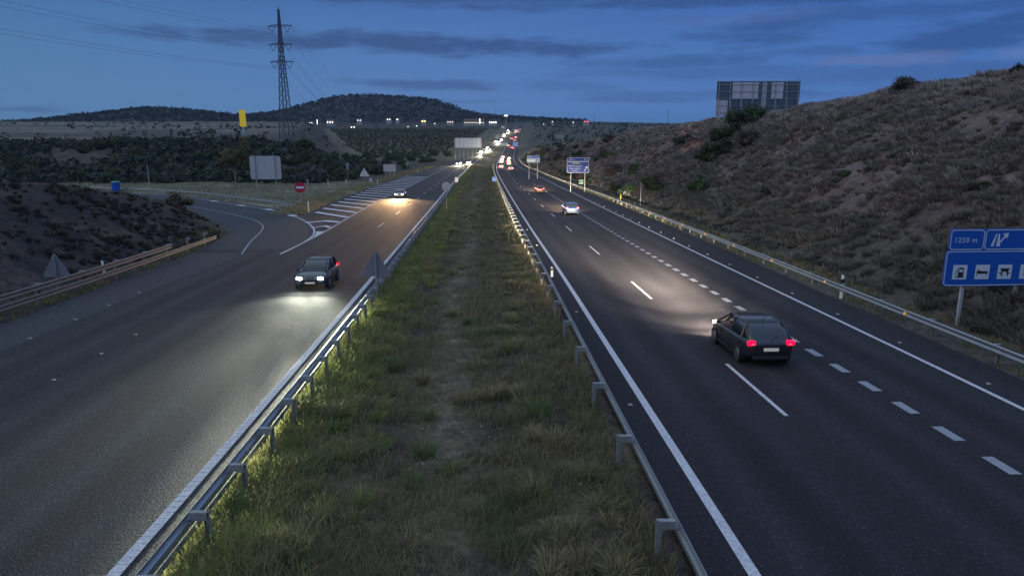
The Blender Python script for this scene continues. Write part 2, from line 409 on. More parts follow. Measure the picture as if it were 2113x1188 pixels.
def vmat(name, rough=.9, transl=0.0):
    m = bpy.data.materials.new(name); m.use_nodes = True; t = m.node_tree; b = t.nodes['Principled BSDF']
    a = t.nodes.new('ShaderNodeVertexColor'); a.layer_name = 'col'
    t.links.new(a.outputs[0], b.inputs['Base Color']); b.inputs['Roughness'].default_value = rough; b.inputs['Specular IOR Level'].default_value = .15
    if transl:
        tr = t.nodes.new('ShaderNodeBsdfTranslucent'); t.links.new(a.outputs[0], tr.inputs[0])
        mx = t.nodes.new('ShaderNodeMixShader'); mx.inputs[0].default_value = transl
        t.links.new(b.outputs[0], mx.inputs[1]); t.links.new(tr.outputs[0], mx.inputs[2])
        t.links.new(mx.outputs[0], t.nodes['Material Output'].inputs[0])
    return m
GRASSM = vmat('grass_blades', .8, .35); LEAFM = vmat('leaves', .85, .15); HILLM = vmat('hill_woodland')
def groundmat():
    m = vmat('soil'); t = m.node_tree; b = t.nodes['Principled BSDF']; vc = [n for n in t.nodes if n.type == 'VERTEX_COLOR'][0]
    g = t.nodes.new('ShaderNodeNewGeometry')
    n = t.nodes.new('ShaderNodeTexNoise'); n.inputs['Scale'].default_value = 2.2; n.inputs['Detail'].default_value = 8; n.inputs['Roughness'].default_value = .72
    t.links.new(g.outputs['Position'], n.inputs['Vector'])
    r = t.nodes.new('ShaderNodeValToRGB'); r.color_ramp.elements[0].position = .35; r.color_ramp.elements[1].position = .68
    r.color_ramp.elements[0].color = (.45, .45, .45, 1); r.color_ramp.elements[1].color = (1.35, 1.3, 1.25, 1)
    t.links.new(n.outputs['Fac'], r.inputs[0])
    mx = t.nodes.new('ShaderNodeMix'); mx.data_type = 'RGBA'; mx.blend_type = 'MULTIPLY'; mx.inputs[0].default_value = 1
    t.links.new(vc.outputs[0], mx.inputs[6]); t.links.new(r.outputs[0], mx.inputs[7]); t.links.new(mx.outputs[2], b.inputs['Base Color'])
    bp = t.nodes.new('ShaderNodeBump'); bp.inputs['Strength'].default_value = .9; bp.inputs['Distance'].default_value = .08
    t.links.new(n.outputs['Fac'], bp.inputs['Height']); t.links.new(bp.outputs[0], b.inputs['Normal'])
    return m
SOIL = groundmat()

# ------------------------------------------------------------------ ground colours by zone
def lerp(a, b, t): return a * (1 - t[..., None]) + b * t[..., None]
C = lambda *c: np.array(c, float)
def gcol(X, Y):
    n1_ = fbm(X * .35, Y * .35, 101, 4); n2_ = fbm(X * .07, Y * .07, 103, 3); n3_ = fbm(X * 1.4, Y * 1.4, 107, 2)
    eR = X - PRO(Y); eL = PLO(Y) - X
    med = lerp(C(.065, .052, .044), C(.12, .105, .062), sm((n1_ - .35) * 3))
    trk = np.exp(-(((X - PLI(Y)) / np.maximum(PRI(Y) - PLI(Y), 1) - .47 - .04 * np.sin(Y * .12)) / .07) ** 2) * (fbm(X * .5, Y * .2, 119) > .3)
    med = lerp(med, C(.19, .17, .12), trk * .7)
    slope = lerp(C(.110, .086, .084), C(.160, .125, .118), sm((n1_ - .42) * 4))
    slope = lerp(slope, C(.07, .075, .055), sm((n2_ - .55) * 6) * .7)
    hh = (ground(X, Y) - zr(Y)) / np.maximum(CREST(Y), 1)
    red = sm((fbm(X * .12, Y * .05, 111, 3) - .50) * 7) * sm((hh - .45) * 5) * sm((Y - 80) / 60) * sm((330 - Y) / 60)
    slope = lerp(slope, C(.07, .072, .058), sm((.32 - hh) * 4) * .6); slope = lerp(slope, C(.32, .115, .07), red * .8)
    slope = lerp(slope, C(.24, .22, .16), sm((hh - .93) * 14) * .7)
    plain = lerp(C(.055, .060, .045), C(.12, .115, .085), sm((n2_ - .4) * 4))
    slope = lerp(slope, plain, sm((eR - 80) / 60)); slope = lerp(slope, plain, sm((Y - 420) / 150))
    mound = lerp(C(.040, .034, .036), C(.075, .060, .056), sm((n1_ - .45) * 4))
    verge = lerp(C(.10, .10, .07), C(.25, .235, .17), sm((n1_ - .35) * 3))
    rise = lerp(C(.040, .040, .036), C(.085, .08, .06), sm((n1_ - .4) * 3))
    pf = lerp(C(.075, .08, .07), C(.165, .15, .13), sm((fbm(X * .012, Y * .02, 121, 3) - .42) * 6))
    orch = lerp(C(.10, .10, .065), C(.17, .15, .10), sm((np.sin((X * .55 + Y * .83) * 2 * math.pi / 9.0) + .2)))
    S = sm((-X - np.where(Y < 300, 52, 52 + (Y - 300) * .27)) / 48) * sm((Y - 196) / 95)
    lf = lerp(verge, rise, sm((Y - 188 + (n2_ - .5) * 20) / 18))
    lf = lerp(lf, pf, sm((S - .9) * 10) * sm((Y - 285) / 15))
    lf = lerp(lf, orch, (1 - sm(S * 4)) * sm((Y - 380) / 60) * (1 - sm((Y - 1100) / 200)))
    lf = np.where((Y < yin(X))[..., None], mound, lf)
    c = np.where((eR > 0)[..., None], slope, med); c = np.where((eL > 0)[..., None], lf, c)
    return c * (.8 + .4 * n3_[..., None])

# terrain: one sheet to the horizon
t_in = np.arange(-45, 45.01, .5)
t_out = 45 + np.cumsum(1.0 * 1.055 ** np.arange(1, 48))
TT = np.concatenate([-t_out[::-1], t_in, t_out])
ys = [-40.0]
while ys[-1] < 45: ys.append(ys[-1] + .6)
while ys[-1] < 6500: ys.append(ys[-1] * 1.0125)
YS = np.array(ys)
sc_ = np.maximum(1, YS / 75.0)
XX = TT[None, :] * sc_[:, None] + np.interp(YS, [0, 100, 500, 6500], [-3, -3, -20, -20])[:, None]
YY = np.repeat(YS[:, None], len(TT), 1)
ZZ = ground(XX, YY)
nr, nc = XX.shape
idx = np.arange(nr * nc).reshape(nr, nc)
quads = np.stack([idx[:-1, :-1], idx[:-1, 1:], idx[1:, 1:], idx[1:, :-1]], -1).reshape(-1, 4)
terr = npmesh('ground', np.stack([XX, YY, ZZ], -1).reshape(-1, 3), quads, SOIL, col=gcol(XX, YY).reshape(-1, 3), smooth=True)
tag(terr, kind='structure')

# hills behind
def ridge(name, D, pts, y0, depth, seed, c0, c1, step=9.0, rough=5.0):
    P = np.array(pts, float); q = [at(px, py, D) for px, py in pts]
    px_ = np.array([v.x for v in q]); pz = np.array([v.z for v in q])
    xs = np.arange(px_[0], px_[-1] + step, step); yy = np.concatenate([np.arange(y0, D, step * 1.6), np.arange(D, D + depth, step * 4)])
    X, Y = np.meshgrid(xs, yy)
    top = np.interp(X, px_, pz)
    k = np.ones(9) / 9; base_t = np.interp(xs, px_, pz); base_t = np.convolve(np.pad(base_t, 4, mode='edge'), k, 'valid'); top = np.repeat(base_t[None], len(yy), 0)
    s = np.where(Y < D, sm((Y - y0) / (D - y0)) ** .9, 1 - sm((Y - D) / depth))
    base = zr(Y) - 3
    Z = base + (top - base) * s + (fbm(X * .009, Y * .009, seed, 4) - .5) * 16 * s * (1 - s) * 3 + (fbm(X * .045, Y * .045, seed + 9, 3) - .5) * rough * sm(s * 4)
    n = fbm(X * .02, Y * .02, seed + 20, 4)
    c = lerp(C(*c0), C(*c1), sm((n - .4) * 4))
    id_ = np.arange(X.size).reshape(X.shape)
    qd = np.stack([id_[:-1, :-1], id_[:-1, 1:], id_[1:, 1:], id_[1:, :-1]], -1).reshape(-1, 4)
    o = npmesh(name, np.stack([X, Y, Z], -1).reshape(-1, 3), qd, HILLM, col=c.reshape(-1, 3), smooth=True)
    tag(o, kind='structure')
    return X, Y, Z
hillA = ridge('hills', 2300, [(395, 250), (500, 244), (540, 237), (590, 233), (640, 221), (675, 207), (710, 199), (735, 197), (790, 199), (850, 203), (880, 204), (900, 207), (925, 217), (950, 227), (975, 235), (1010, 240), (1060, 243), (1110, 246), (1200, 250)], 1700, 700, 201, (.020, .025, .027), (.028, .034, .033))
hillB = ridge('hills', 1900, [(90, 256), (150, 250), (200, 242), (230, 236), (260, 232), (300, 227), (320, 225), (370, 227), (420, 231), (450, 236), (500, 241), (560, 247), (640, 252)], 1450, 500, 231, (.025, .031, .031), (.035, .040, .038))
ridge('distant_mountains', 5600, [(-260, 254), (-150, 250), (-60, 251), (0, 252.5), (20, 250), (45, 251.5), (95, 249.5), (150, 252), (240, 254)], 5200, 500, 251, (.10, .16, .24), (.12, .18, .26), 25, 3)  # pale blue of aerial haze is put into the ridge colour

# ------------------------------------------------------------------ leaf clumps and blades
def clumps(cen, rad, nleaf, size, cols, jit=.35, shell=.5, flat=1.0):
    """cen (N,3), rad (N,3), size (N,), cols (N,3) -> verts, tris, colours"""
    Nn = len(cen); T = Nn * nleaf
    u = rng.normal(size=(T, 3)); u /= np.linalg.norm(u, axis=1)[:, None]
    rr = (shell + (1 - shell) * rng.random(T) ** .6) * (1 + rng.normal(size=T) * .10)
    c = np.repeat(cen, nleaf, 0) + u * np.repeat(rad, nleaf, 0) * rr[:, None]
    s = np.repeat(size, nleaf) * (.6 + .8 * rng.random(T))
    a = rng.normal(size=(T, 3)); a /= np.linalg.norm(a, axis=1)[:, None]
    b = np.cross(a, u + .01); b /= np.linalg.norm(b, axis=1)[:, None]; a = np.cross(u, b) * .7 + a * .5
    v = np.stack([c - a * s[:, None] * .5, c + a * s[:, None] * .5 + b * s[:, None] * .25, c + b * s[:, None] * .9], 1).reshape(-1, 3)
    k = np.repeat(cols, nleaf, 0) * (1 + (rng.random(T) - .5) * 2 * jit)[:, None]
    return v, np.arange(T * 3).reshape(-1, 3), np.repeat(k, 3, 0)
def blades(P, H, Wd, lean, cols, tipc=1.25, up=None):
    """P (N,3) roots -> 5-vertex blades"""
    n = len(P); a = rng.random(n) * 2 * math.pi
    side = np.stack([np.cos(a), np.sin(a), np.zeros(n)], 1) * Wd[:, None] * .5
    b = rng.random(n) * 2 * math.pi if lean.ndim == 1 else None
    ld = np.stack([np.cos(b), np.sin(b), np.zeros(n)], 1) * lean[:, None] if b is not None else lean
    upv = np.array([0, 0, 1.0])[None] * H[:, None]
    m = P + upv * .55 + ld * H[:, None] * .3; t = P + upv * (1 - .25 * np.linalg.norm(ld, axis=1))[:, None] + ld * H[:, None]
    V = np.stack([P - side, P + side, m + side * .8, m - side * .8, t], 1).reshape(-1, 3)
    i = np.arange(n)[:, None] * 5
    T = np.concatenate([i + [0, 1, 2], i + [0, 2, 3], i + [3, 2, 4]], 1).reshape(-1, 3)
    K = np.repeat(cols, 5, 0).reshape(n, 5, 3).copy(); K[:, 4] *= tipc; K[:, :2] *= .85
    return V, T, K.reshape(-1, 3)
def tussocks(cen, nb, H, Wd, spread, cols, jit=.3):
    n = len(cen) * nb
    a = rng.random(n) * 2 * math.pi; r = np.sqrt(rng.random(n)) * np.repeat(spread, nb)
    P = np.repeat(cen, nb, 0) + np.stack([np.cos(a) * r * .5, np.sin(a) * r * .5, np.full(n, -.05)], 1)
    ld = np.stack([np.cos(a), np.sin(a), np.zeros(n)], 1) * (r / np.repeat(spread, nb) * .9)[:, None] + rng.normal(size=(n, 3)) * [.15, .15, 0]
    Hh = np.repeat(H, nb) * (.6 + .5 * rng.random(n))
    k = np.repeat(cols, nb, 0) * (1 + (rng.random(n) - .5) * 2 * jit)[:, None]
    return blades(P, Hh, np.repeat(Wd, nb) * (.7 + .6 * rng.random(n)), ld, k)
def join_parts(parts):
    V, T, K = [], [], []; o = 0
    for v, t, k in parts:
        V.append(v); T.append(t + o); K.append(k); o += len(v)
    return np.concatenate(V), np.concatenate(T), np.concatenate(K)
def mixc(cs, n, w=None): return np.array(cs)[rng.choice(len(cs), n, p=w)]

# median grass
GP = []
def median_grass(y0, y1, dens, h0, h1, w0, w1):
    area = 14 * (y1 - y0); n = int(area * dens)
    Y = y0 + (y1 - y0) * rng.random(n); lo = PLI(Y) + .15; hi = PRI(Y) - .35
    X = lo + (hi - lo) * rng.random(n)
    keep = rng.random(n) < np.clip((hi - lo) / 14, 0, 1); X, Y = X[keep], Y[keep]
    pa = fbm(X * .45, Y * .45, 301, 3); pb = fbm(X * 1.3, Y * 1.3, 307, 2); el_ = np.minimum(X - PLI(Y), (PRI(Y) - X))
    edge = sm(1 - el_ / 1.6)
    dn = .16 + sm((pa - .30) * 4) * sm((pb - .22) * 3) + edge * .75
    lush = sm(1.15 - (X - PLI(Y)) / 2.9)
    k2 = rng.random(len(X)) < np.clip(dn + lush * .8, .06, 1); X, Y, pa, pb, edge, lush = X[k2], Y[k2], pa[k2], pb[k2], edge[k2], lush[k2]
    n = len(X); P = np.stack([X, Y, ground(X, Y) - .02], 1)
    dry = C(.25, .205, .13); grn = C(.125, .145, .07); olive = C(.17, .155, .09)
    g = sm((fbm(X * .3, Y * .3, 311, 3) - .50) * 5 + lush * .8)
    col = lerp(np.repeat(dry[None], n, 0), np.repeat(olive[None], n, 0), rng.random(n)); col = lerp(col, np.repeat(grn[None], n, 0), g * .85)
    col = lerp(col, np.repeat(C(.32, .33, .10)[None], n, 0), lush * .6)
    col *= (.7 + .6 * rng.random(n))[:, None]
    H = (h0 + (h1 - h0) * rng.random(n)) * (.55 + .9 * pb) * (1 + .35 * lush)
    tw = np.exp(-(((X - PLI(Y)) / np.maximum(PRI(Y) - PLI(Y), 1) - .47 - .04 * np.sin(Y * .12)) / .085) ** 2); H = H * (1 - .5 * tw); col = lerp(col, np.repeat(C(.25, .235, .15)[None], n, 0), tw * .6)
    GP.append(blades(P, H, w0 + (w1 - w0) * rng.random(n), .25 + .6 * rng.random(n), col))
median_grass(7, 16, 520, .16, .42, .010, .020)
median_grass(16, 30, 300, .16, .44, .013, .026)
median_grass(30, 60, 110, .18, .46, .022, .045)
median_grass(60, 120, 40, .2, .5, .04, .08)
median_grass(120, 340, 10, .25, .55, .08, .16)
# bushy tufts in the median
tn = 90; Yt = 9 + 110 * rng.random(tn) ** 1.6; lo = PLI(Yt) + .5; hi = PRI(Yt) - .9; Xt = lo + (hi - lo) * rng.random(tn) ** 1.5
GP.append(tussocks(np.stack([Xt, Yt, ground(Xt, Yt)], 1), 130, .35 + .35 * rng.random(tn), .014 + .0004 * Yt, .25 + .35 * rng.random(tn), mixc([(.13, .17, .07), (.19, .20, .09), (.26, .21, .12)], tn)))
tn = 210; Yt = 9 + 80 * rng.random(tn) ** 1.5; Xt = PLI(Yt) + .9 + 2.3 * rng.random(tn) ** 1.2
GP.append(tussocks(np.stack([Xt, Yt, ground(Xt, Yt)], 1), 120, .22 + .3 * rng.random(tn), .012 + .0004 * Yt, .25 + .4 * rng.random(tn), mixc([(.20, .25, .07), (.27, .29, .09), (.13, .18, .06), (.30, .27, .12)], tn)))
tn = 130; Yt = 9 + 80 * rng.random(tn) ** 1.5; Xt = PRI(Yt) - .9 - 1.8 * rng.random(tn)
GP.append(tussocks(np.stack([Xt, Yt, ground(Xt, Yt)], 1), 110, .2 + .3 * rng.random(tn), .012 + .0004 * Yt, .25 + .35 * rng.random(tn), mixc([(.27, .24, .12), (.22, .21, .10), (.32, .27, .15)], tn)))
# small stones in the bare soil
n = 900; Y = 8 + 30 * rng.random(n) ** 1.3; X = PLI(Y) + 2.5 + (PRI(Y) - PLI(Y) - 3.2) * rng.random(n)
rs_ = .018 + .03 * rng.random(n) ** 2
v, t_, k_ = clumps(np.stack([X, Y, ground(X, Y) + .01], 1), np.stack([rs_, rs_, rs_ * .6], 1), 14, rs_ * 1.3, mixc([(.34, .30, .27), (.24, .20, .18), (.42, .40, .38)], n), jit=.1, shell=.9)
g = npmesh('stones', v, t_, SOIL, col=k_); tag(g, 'small pale stones scattered on the bare median soil', 'stones', kind='stuff')
# verge strips along every pavement edge
def verge(fx, y0, y1, n, w, cols, hs=(.12, .4), wd=(.02, .05)):
    Y = y0 + (y1 - y0) * rng.random(n) ** 1.7; X = fx(Y) + w[0] + (w[1] - w[0]) * rng.random(n)
    pa = fbm(X * .6, Y * .6, 331, 3); k = rng.random(n) < sm((pa - .3) * 3); X, Y = X[k], Y[k]; m_ = len(X)
    s = 1 + Y / 60
    GP.append(blades(np.stack([X, Y, ground(X, Y) - .02], 1), hs[0] + (hs[1] - hs[0]) * rng.random(m_), (wd[0] + (wd[1] - wd[0]) * rng.random(m_)) * s * .6, .2 + .6 * rng.random(m_), mixc(cols, m_) * (.7 + .6 * rng.random(m_))[:, None]))
gc1 = [(.20, .19, .08), (.13, .15, .055), (.23, .20, .11)]
verge(PRO, 8, 330, 26000, (.25, 2.8), gc1)
verge(lambda Y: PLO(Y), 15, 70, 14000, (-2.3, -.15), gc1, (.1, .32))
verge(lambda Y: PLO(Y), 90, 330, 22000, (-5.0, -.2), [(.36, .28, .15), (.28, .24, .13), (.20, .18, .09)], (.15, .45))
# field between the ramp and the shrubs
n = 30000; X = -28 - 115 * rng.random(n); Y = yout(X) + .6 + (198 - yout(X)) * rng.random(n)
k = (Y < 200) & (X < PLO(Y) - 1) & (rng.random(n) < sm((fbm(X * .2, Y * .2, 341) - .3) * 4)); X, Y = X[k], Y[k]; m_ = len(X)
GP.append(blades(np.stack([X, Y, ground(X, Y)], 1), .15 + .35 * rng.random(m_), .06 + .1 * rng.random(m_), .3 + .5 * rng.random(m_), mixc([(.30, .28, .19), (.20, .20, .13), (.26, .23, .15)], m_) * (.75 + .5 * rng.random(m_))[:, None]))
V, T, K = join_parts(GP)
g = npmesh('grass', V, T, GRASSM, col=K); tag(g, 'dry and green grass growing in the median and on the verges', 'grass', kind='stuff')

# scrub covering the cutting on the right
def scrubfield(n, y0, y1, xf, nb, hr, cols, dens_seed, wmul=1.0, power=1.3, th=.42):
    Y = y0 + (y1 - y0) * rng.random(n) ** power; X = xf(Y, rng.random(n))
    pa = fbm(X * .35 + Y * .1, Y * .28, dens_seed, 3); k = rng.random(n) < .10 + .9 * sm((pa - th) * 6); X, Y = X[k], Y[k]; m_ = len(X)
    k = (X > -22) | (Y < yin(X) - 1.2); X, Y = X[k], Y[k]; m_ = len(X)
    H = hr[0] + (hr[1] - hr[0]) * rng.random(m_) ** 1.5
    G_ = ground(X, Y); col = mixc(cols, m_) * (.75 + .5 * rng.random(m_))[:, None]
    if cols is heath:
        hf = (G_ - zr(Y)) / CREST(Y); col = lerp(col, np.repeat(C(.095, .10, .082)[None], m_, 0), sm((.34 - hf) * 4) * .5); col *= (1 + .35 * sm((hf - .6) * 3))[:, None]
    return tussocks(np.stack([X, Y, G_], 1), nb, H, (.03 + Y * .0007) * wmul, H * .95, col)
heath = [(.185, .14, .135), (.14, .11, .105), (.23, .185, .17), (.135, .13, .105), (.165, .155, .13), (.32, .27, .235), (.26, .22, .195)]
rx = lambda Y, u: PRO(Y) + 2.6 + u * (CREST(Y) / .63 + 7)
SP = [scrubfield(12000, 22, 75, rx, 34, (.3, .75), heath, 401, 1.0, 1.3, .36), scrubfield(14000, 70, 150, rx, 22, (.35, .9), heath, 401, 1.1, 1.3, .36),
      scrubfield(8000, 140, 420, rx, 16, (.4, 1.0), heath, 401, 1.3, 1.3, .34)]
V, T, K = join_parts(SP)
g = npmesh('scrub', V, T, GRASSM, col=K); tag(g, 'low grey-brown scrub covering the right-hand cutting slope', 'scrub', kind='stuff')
lx = lambda Y, u: LRAIL(Y) - 1.4 - u * 34
V, T, K = join_parts([scrubfield(9000, 26, 112, lx, 26, (.2, .5), [(.060, .046, .046), (.045, .046, .040), (.095, .075, .064), (.042, .050, .038)], 421, 1.0, 1.0)])
g = npmesh('scrub', V, T, GRASSM, col=K); tag(g, 'dark low scrub on the mound between ramp and road', 'scrub', kind='stuff')

# low plants on the left rise, plateau, plain: clumps read as mass
def far_clumps(n, fX, fY, filt, r, cols, nleaf=16, hgt=.8, seed=501, th=.4):
    X = fX(rng.random(n)); Y = fY(rng.random(n)); X = X * Y if callable(filt) and getattr(filt, 'fan', False) else X
    k = filt(X, Y) & (rng.random(n) < .1 + .9 * sm((fbm(X * .02, Y * .02, seed) - th) * 5)); X, Y = X[k], Y[k]; m_ = len(X)
    rr = r[0] + (r[1] - r[0]) * rng.random(m_) ** 2; rad = np.stack([rr, rr, rr * hgt], 1)
    return clumps(np.stack([X, Y, ground(X, Y) + rr * hgt * .6], 1), rad, nleaf, rr * .8, mixc(cols, m_) * (.8 + .4 * rng.random(m_))[:, None], jit=.18)
dk = [(.045, .055, .045), (.055, .063, .048), (.042, .050, .044), (.062, .065, .052)]
def f1(X, Y): return (X < PLO(Y) - 14) & (Y > 192)
def f2(X, Y): return (X > PRO(Y) + 18)
def f3(X, Y): return (X < PLO(Y) - 6)
A1 = far_clumps(5200, lambda u: -28 - 250 * u, lambda u: 192 + 110 * u, f1, (.6, 2.2), dk, 20, th=.30)
A2 = far_clumps(4200, lambda u: -1500 + 1480 * u, lambda u: 300 + 1300 * u ** 1.3, f3, (.8, 3.2), dk + [(.08, .085, .05)], 10, th=.5)
A3 = far_clumps(5200, lambda u: 10 + 1500 * u, lambda u: 420 + 1900 * u, f2, (1.2, 4.5), dk, 10, th=.35)
V, T, K = join_parts([A1]); g = npmesh('undergrowth', V, T, LEAFM, col=K); tag(g, 'dark undergrowth massed on the rise behind the ramp', 'undergrowth', kind='stuff')
V, T, K = join_parts([A2, A3]); g = npmesh('distant_bushes', V, T, LEAFM, col=K); tag(g, 'far-off dark bushes dotted over the plain and fields', 'bushes', kind='stuff')
# olive grove rows
rows = []
for r_ in range(70):
    for q_ in range(60):
        x_ = -40 - q_ * 7.5 - (r_ % 2) * 2; y_ = 400 + r_ * 11 + q_ * 3.0
        rows.append((x_ + random.uniform(-1, 1), y_ + random.uniform(-1, 1)))
rows = np.array(rows); X, Y = rows[:, 0], rows[:, 1]; k = (X < PLO(Y) - 22) & (X > -(52 + (Y - 300) * .27)) & (Y < 1150); X, Y = X[k], Y[k]; m_ = len(X)
rr = 1.3 + .6 * rng.random(m_)
V, T, K = clumps(np.stack([X, Y, ground(X, Y) + 1.3], 1), np.stack([rr, rr, rr * .8], 1), 14, rr * .8, mixc([(.05, .06, .04), (.07, .08, .055)], m_))
g = npmesh('olive_grove', V, T, LEAFM, col=K); tag(g, 'far olive grove in slanting rows below the wooded hill', 'olive grove', kind='stuff')
# woodland on hills
WP = []
for (HX, HY, HZ), cnt in ((hillA, 5200), (hillB, 3600)):
    ii = rng.integers(0, HX.shape[0], cnt); jj = rng.integers(0, HX.shape[1], cnt)
    X, Y, Z = HX[ii, jj], HY[ii, jj], HZ[ii, jj]; k = Z > zr(Y) + 3; X, Y, Z = X[k], Y[k], Z[k]; m_ = len(X)
    rr = 2.5 + 3.5 * rng.random(m_)
    WP.append(clumps(np.stack([X, Y, Z + rr * .4], 1), np.stack([rr, rr, rr], 1), 10, rr * .9, mixc([(.018, .024, .025), (.023, .029, .028), (.028, .034, .033)], m_), jit=.15))
V, T, K = join_parts(WP); g = npmesh('woodland', V, T, LEAFM, col=K); tag(g, 'distant holm oak woodland covering both hills', 'woodland', kind='stuff')

# ------------------------------------------------------------------ roads
def ysteps(y0, y1):
    out = [y0]
    while out[-1] < y1: out.append(min(y1, out[-1] + max(1.5, out[-1] * .02)))
    return np.array(out)
def strip(name, fa, fb, y0, y1, dz, m, kind='structure', ref=None, lanes=(), ncol=2):
    Y = ysteps(y0, y1); 
    if ncol > 2: Y = np.concatenate([np.arange(y0, 120, 1.2), ysteps(120, y1)])
    u = np.linspace(0, 1, ncol); X = fa(Y)[:, None] * (1 - u) + fb(Y)[:, None] * u; YY_ = np.repeat(Y[:, None], ncol, 1)
    V = np.stack([X, YY_, zr(YY_) + dz], -1).reshape(-1, 3); id_ = np.arange(X.size).reshape(X.shape)
    Fq = np.stack([id_[:-1, :-1], id_[:-1, 1:], id_[1:, 1:], id_[1:, :-1]], -1).reshape(-1, 4)
    w = np.ones_like(X)
    if ref is not None:
        o_ = X - ref(YY_)
        for c_ in lanes:
            for t_ in (-.85, .85): w = w + .34 * np.exp(-((o_ - c_ - t_) / .33) ** 2)
            w = w - .22 * np.exp(-((o_ - c_) / .4) ** 2)
        w = w * (.80 + .4 * fbm(o_ * .35, YY_ * .035, 601)) * (.9 + .2 * fbm(o_ * 1.8, YY_ * .25, 607))
    o = npmesh(name, V, Fq, m, col=np.repeat(w.reshape(-1, 1), 3, 1)); tag(o, kind=kind); return o
strip('road', PRI, PRO, -40, 1600, 0, ASPH_R, ref=RL, lanes=(1.9, 5.65, 9.1), ncol=90)
strip('road', PLO, PLI, -40, 1600, 0, ASPH_L, ref=LR, lanes=(-1.9, -5.7, -9.6), ncol=110)
def resamp(P, n):
    d = np.concatenate([[0], np.cumsum(np.hypot(*np.diff(P, axis=0).T))]); t = np.linspace(0, d[-1], n)
    Q = np.stack([np.interp(t, d, P[:, 0]), np.interp(t, d, P[:, 1])], 1)
    for _ in range(6): Q[1:-1] = (Q[:-2] + 2 * Q[1:-1] + Q[2:]) / 4
    return Q
def sheet(name, A, B, dz, m, n=90):
    A, B = resamp(np.array(A, float), n), resamp(np.array(B, float), n)
    V = np.concatenate([np.c_[A, zr(A[:, 1]) + dz], np.c_[B, zr(B[:, 1]) + dz]]); i = np.arange(n - 1)
    o = npmesh(name, V, np.stack([i, i + n, i + n + 1, i + 1], 1), m, col=np.ones((len(V), 3))); tag(o, kind='structure'); return o
sheet('ramp_road', RIN, ROUT, .004, ASPH_RAMP)
# newer shoulder strip, slightly paler, along the left road
strip('road_shoulder', lambda Y: PLO(Y) + .02, lambda Y: np.interp(Y, [-80, 25, 36, 54], [-18.6, -19.0, -19.6, -19.9]), -40, 54, .008, ASPH_RAMP)
def path_strip(mb, P, w, dz):
    P = np.array(P, float); d = np.gradient(P, axis=0); d /= np.hypot(d[:, 0], d[:, 1])[:, None]; nrm = np.c_[-d[:, 1], d[:, 0]] * w / 2
    a, b = P + nrm, P - nrm
    for i in range(len(P) - 1):
        q = [a[i], a[i + 1], b[i + 1], b[i]]
        mb.poly([(x, y, float(zr(y)) + dz) for x, y in q])
def flat(mb, pts, dz): mb.poly([(x, y, float(zr(y)) + dz) for x, y in pts])
def marking(mb, m): o = mb.build('road_marking', m); tag(o, kind='structure'); return o
mb = MB()
path_strip(mb, [(float(RL(y)), y) for y in ysteps(-10, 1500)], .22, .012)
path_strip(mb, [(float(RR(y)), y) for y in ysteps(-10, 1500)], .17, .012)
y = 8.0
off = curve([(0, 3.75), (60, 3.8), (200, 3.75), (300, 3.7), (1500, 3.7)])
y = 2.12
while y < 900:
    path_strip(mb, [(float(RL(v) + off(v)), v) for v in np.linspace(y, y + 5.2, 4)], .13, .012); y += 17.0
marking(mb, MARK)
mb = MB(); y = 11.3
while y < 190:
    path_strip(mb, [(float(RL(v) + 7.45 + .002 * v), v) for v in (y, y + 1.0)], .30, .012); y += 2.0
marking(mb, MARK_F)
mb = MB()
path_strip(mb, [(float(LR(y)), y) for y in ysteps(-10, 1500)], .24, .012)
path_strip(mb, [(float(LL(y)), y) for y in ysteps(54, 1500)], .15, .014)
y = 74.0
while y < 900:
    path_strip(mb, [(float(LR(v) - 3.8), v) for v in np.linspace(y, y + 5.2, 4)], .13, .012); y += 17.0
# edge line of the ramp, inner and outer
ol = [(-17.25, 53.2), (-17.35, 58), (-17.7, 64.6), (-18.7, 69.5), (-20.2, 73.6), (-22.4, 79.5), (-24.9, 85.4), (-32.7, 98.7), (-43.8, 112), (-55.8, 127.9), (-72.8, 141.2), (-100, 156), (-140, 166), (-200, 174)]
path_strip(mb, resamp(np.array(ol), 90), .15, .016)
marking(mb, MARK)
mb = MB(); y = 7.0
while y < 70:
    x_ = float(LR(y)); z_ = float(zr(y)); mb.box(x_ - .12, x_ + .12, y, y + .07, z_ + .013, z_ + .022); y += .24
marking(mb, MARK)
# gore: solid tip, chevrons, hatch bars
mb = MB()
def llx(y): return float(LL(y))
rs = resamp(np.array(ol), 200)
def gx(y):
    i = np.argsort(rs[:, 1]); return float(np.interp(y, rs[i, 1], rs[i, 0]))
for k in range(15):
    ya, yb = 54 + k * 1.05, 54 + (k + 1) * 1.05
    xa = min(gx(ya), llx(ya)) ; xb = min(gx(yb), llx(yb))
    flat(mb, [(xa - .05, ya), (llx(ya) + .02, ya), (llx(yb) + .02, yb), (xb - .05, yb)], .020)
for yc, w in ((74.2, 1.2), (80.0, 1.5)):
    xr_, xl = llx(yc) - .2, gx(yc) + .1; xm = xl + (xr_ - xl) * .45
    flat(mb, [(xl, yc - 1.6), (xm, yc + .6), (xm, yc + .6 + w), (xl, yc - 1.6 + w)], .020)
    flat(mb, [(xm, yc + .6), (xr_, yc - .9), (xr_, yc - .9 + w), (xm, yc + .6 + w)], .020)
yb = 85.5; nb_ = 0
while yb < 235:
    xr_ = llx(yb) - .25; xl = float(PLO(yb + 7.5)) + .6
    flat(mb, [(xr_, yb), (xr_, yb + 1.6), (xl, yb + 9.6), (xl, yb + 8.0)], .020)
    yb += 7.3 + nb_ * .05; nb_ += 1
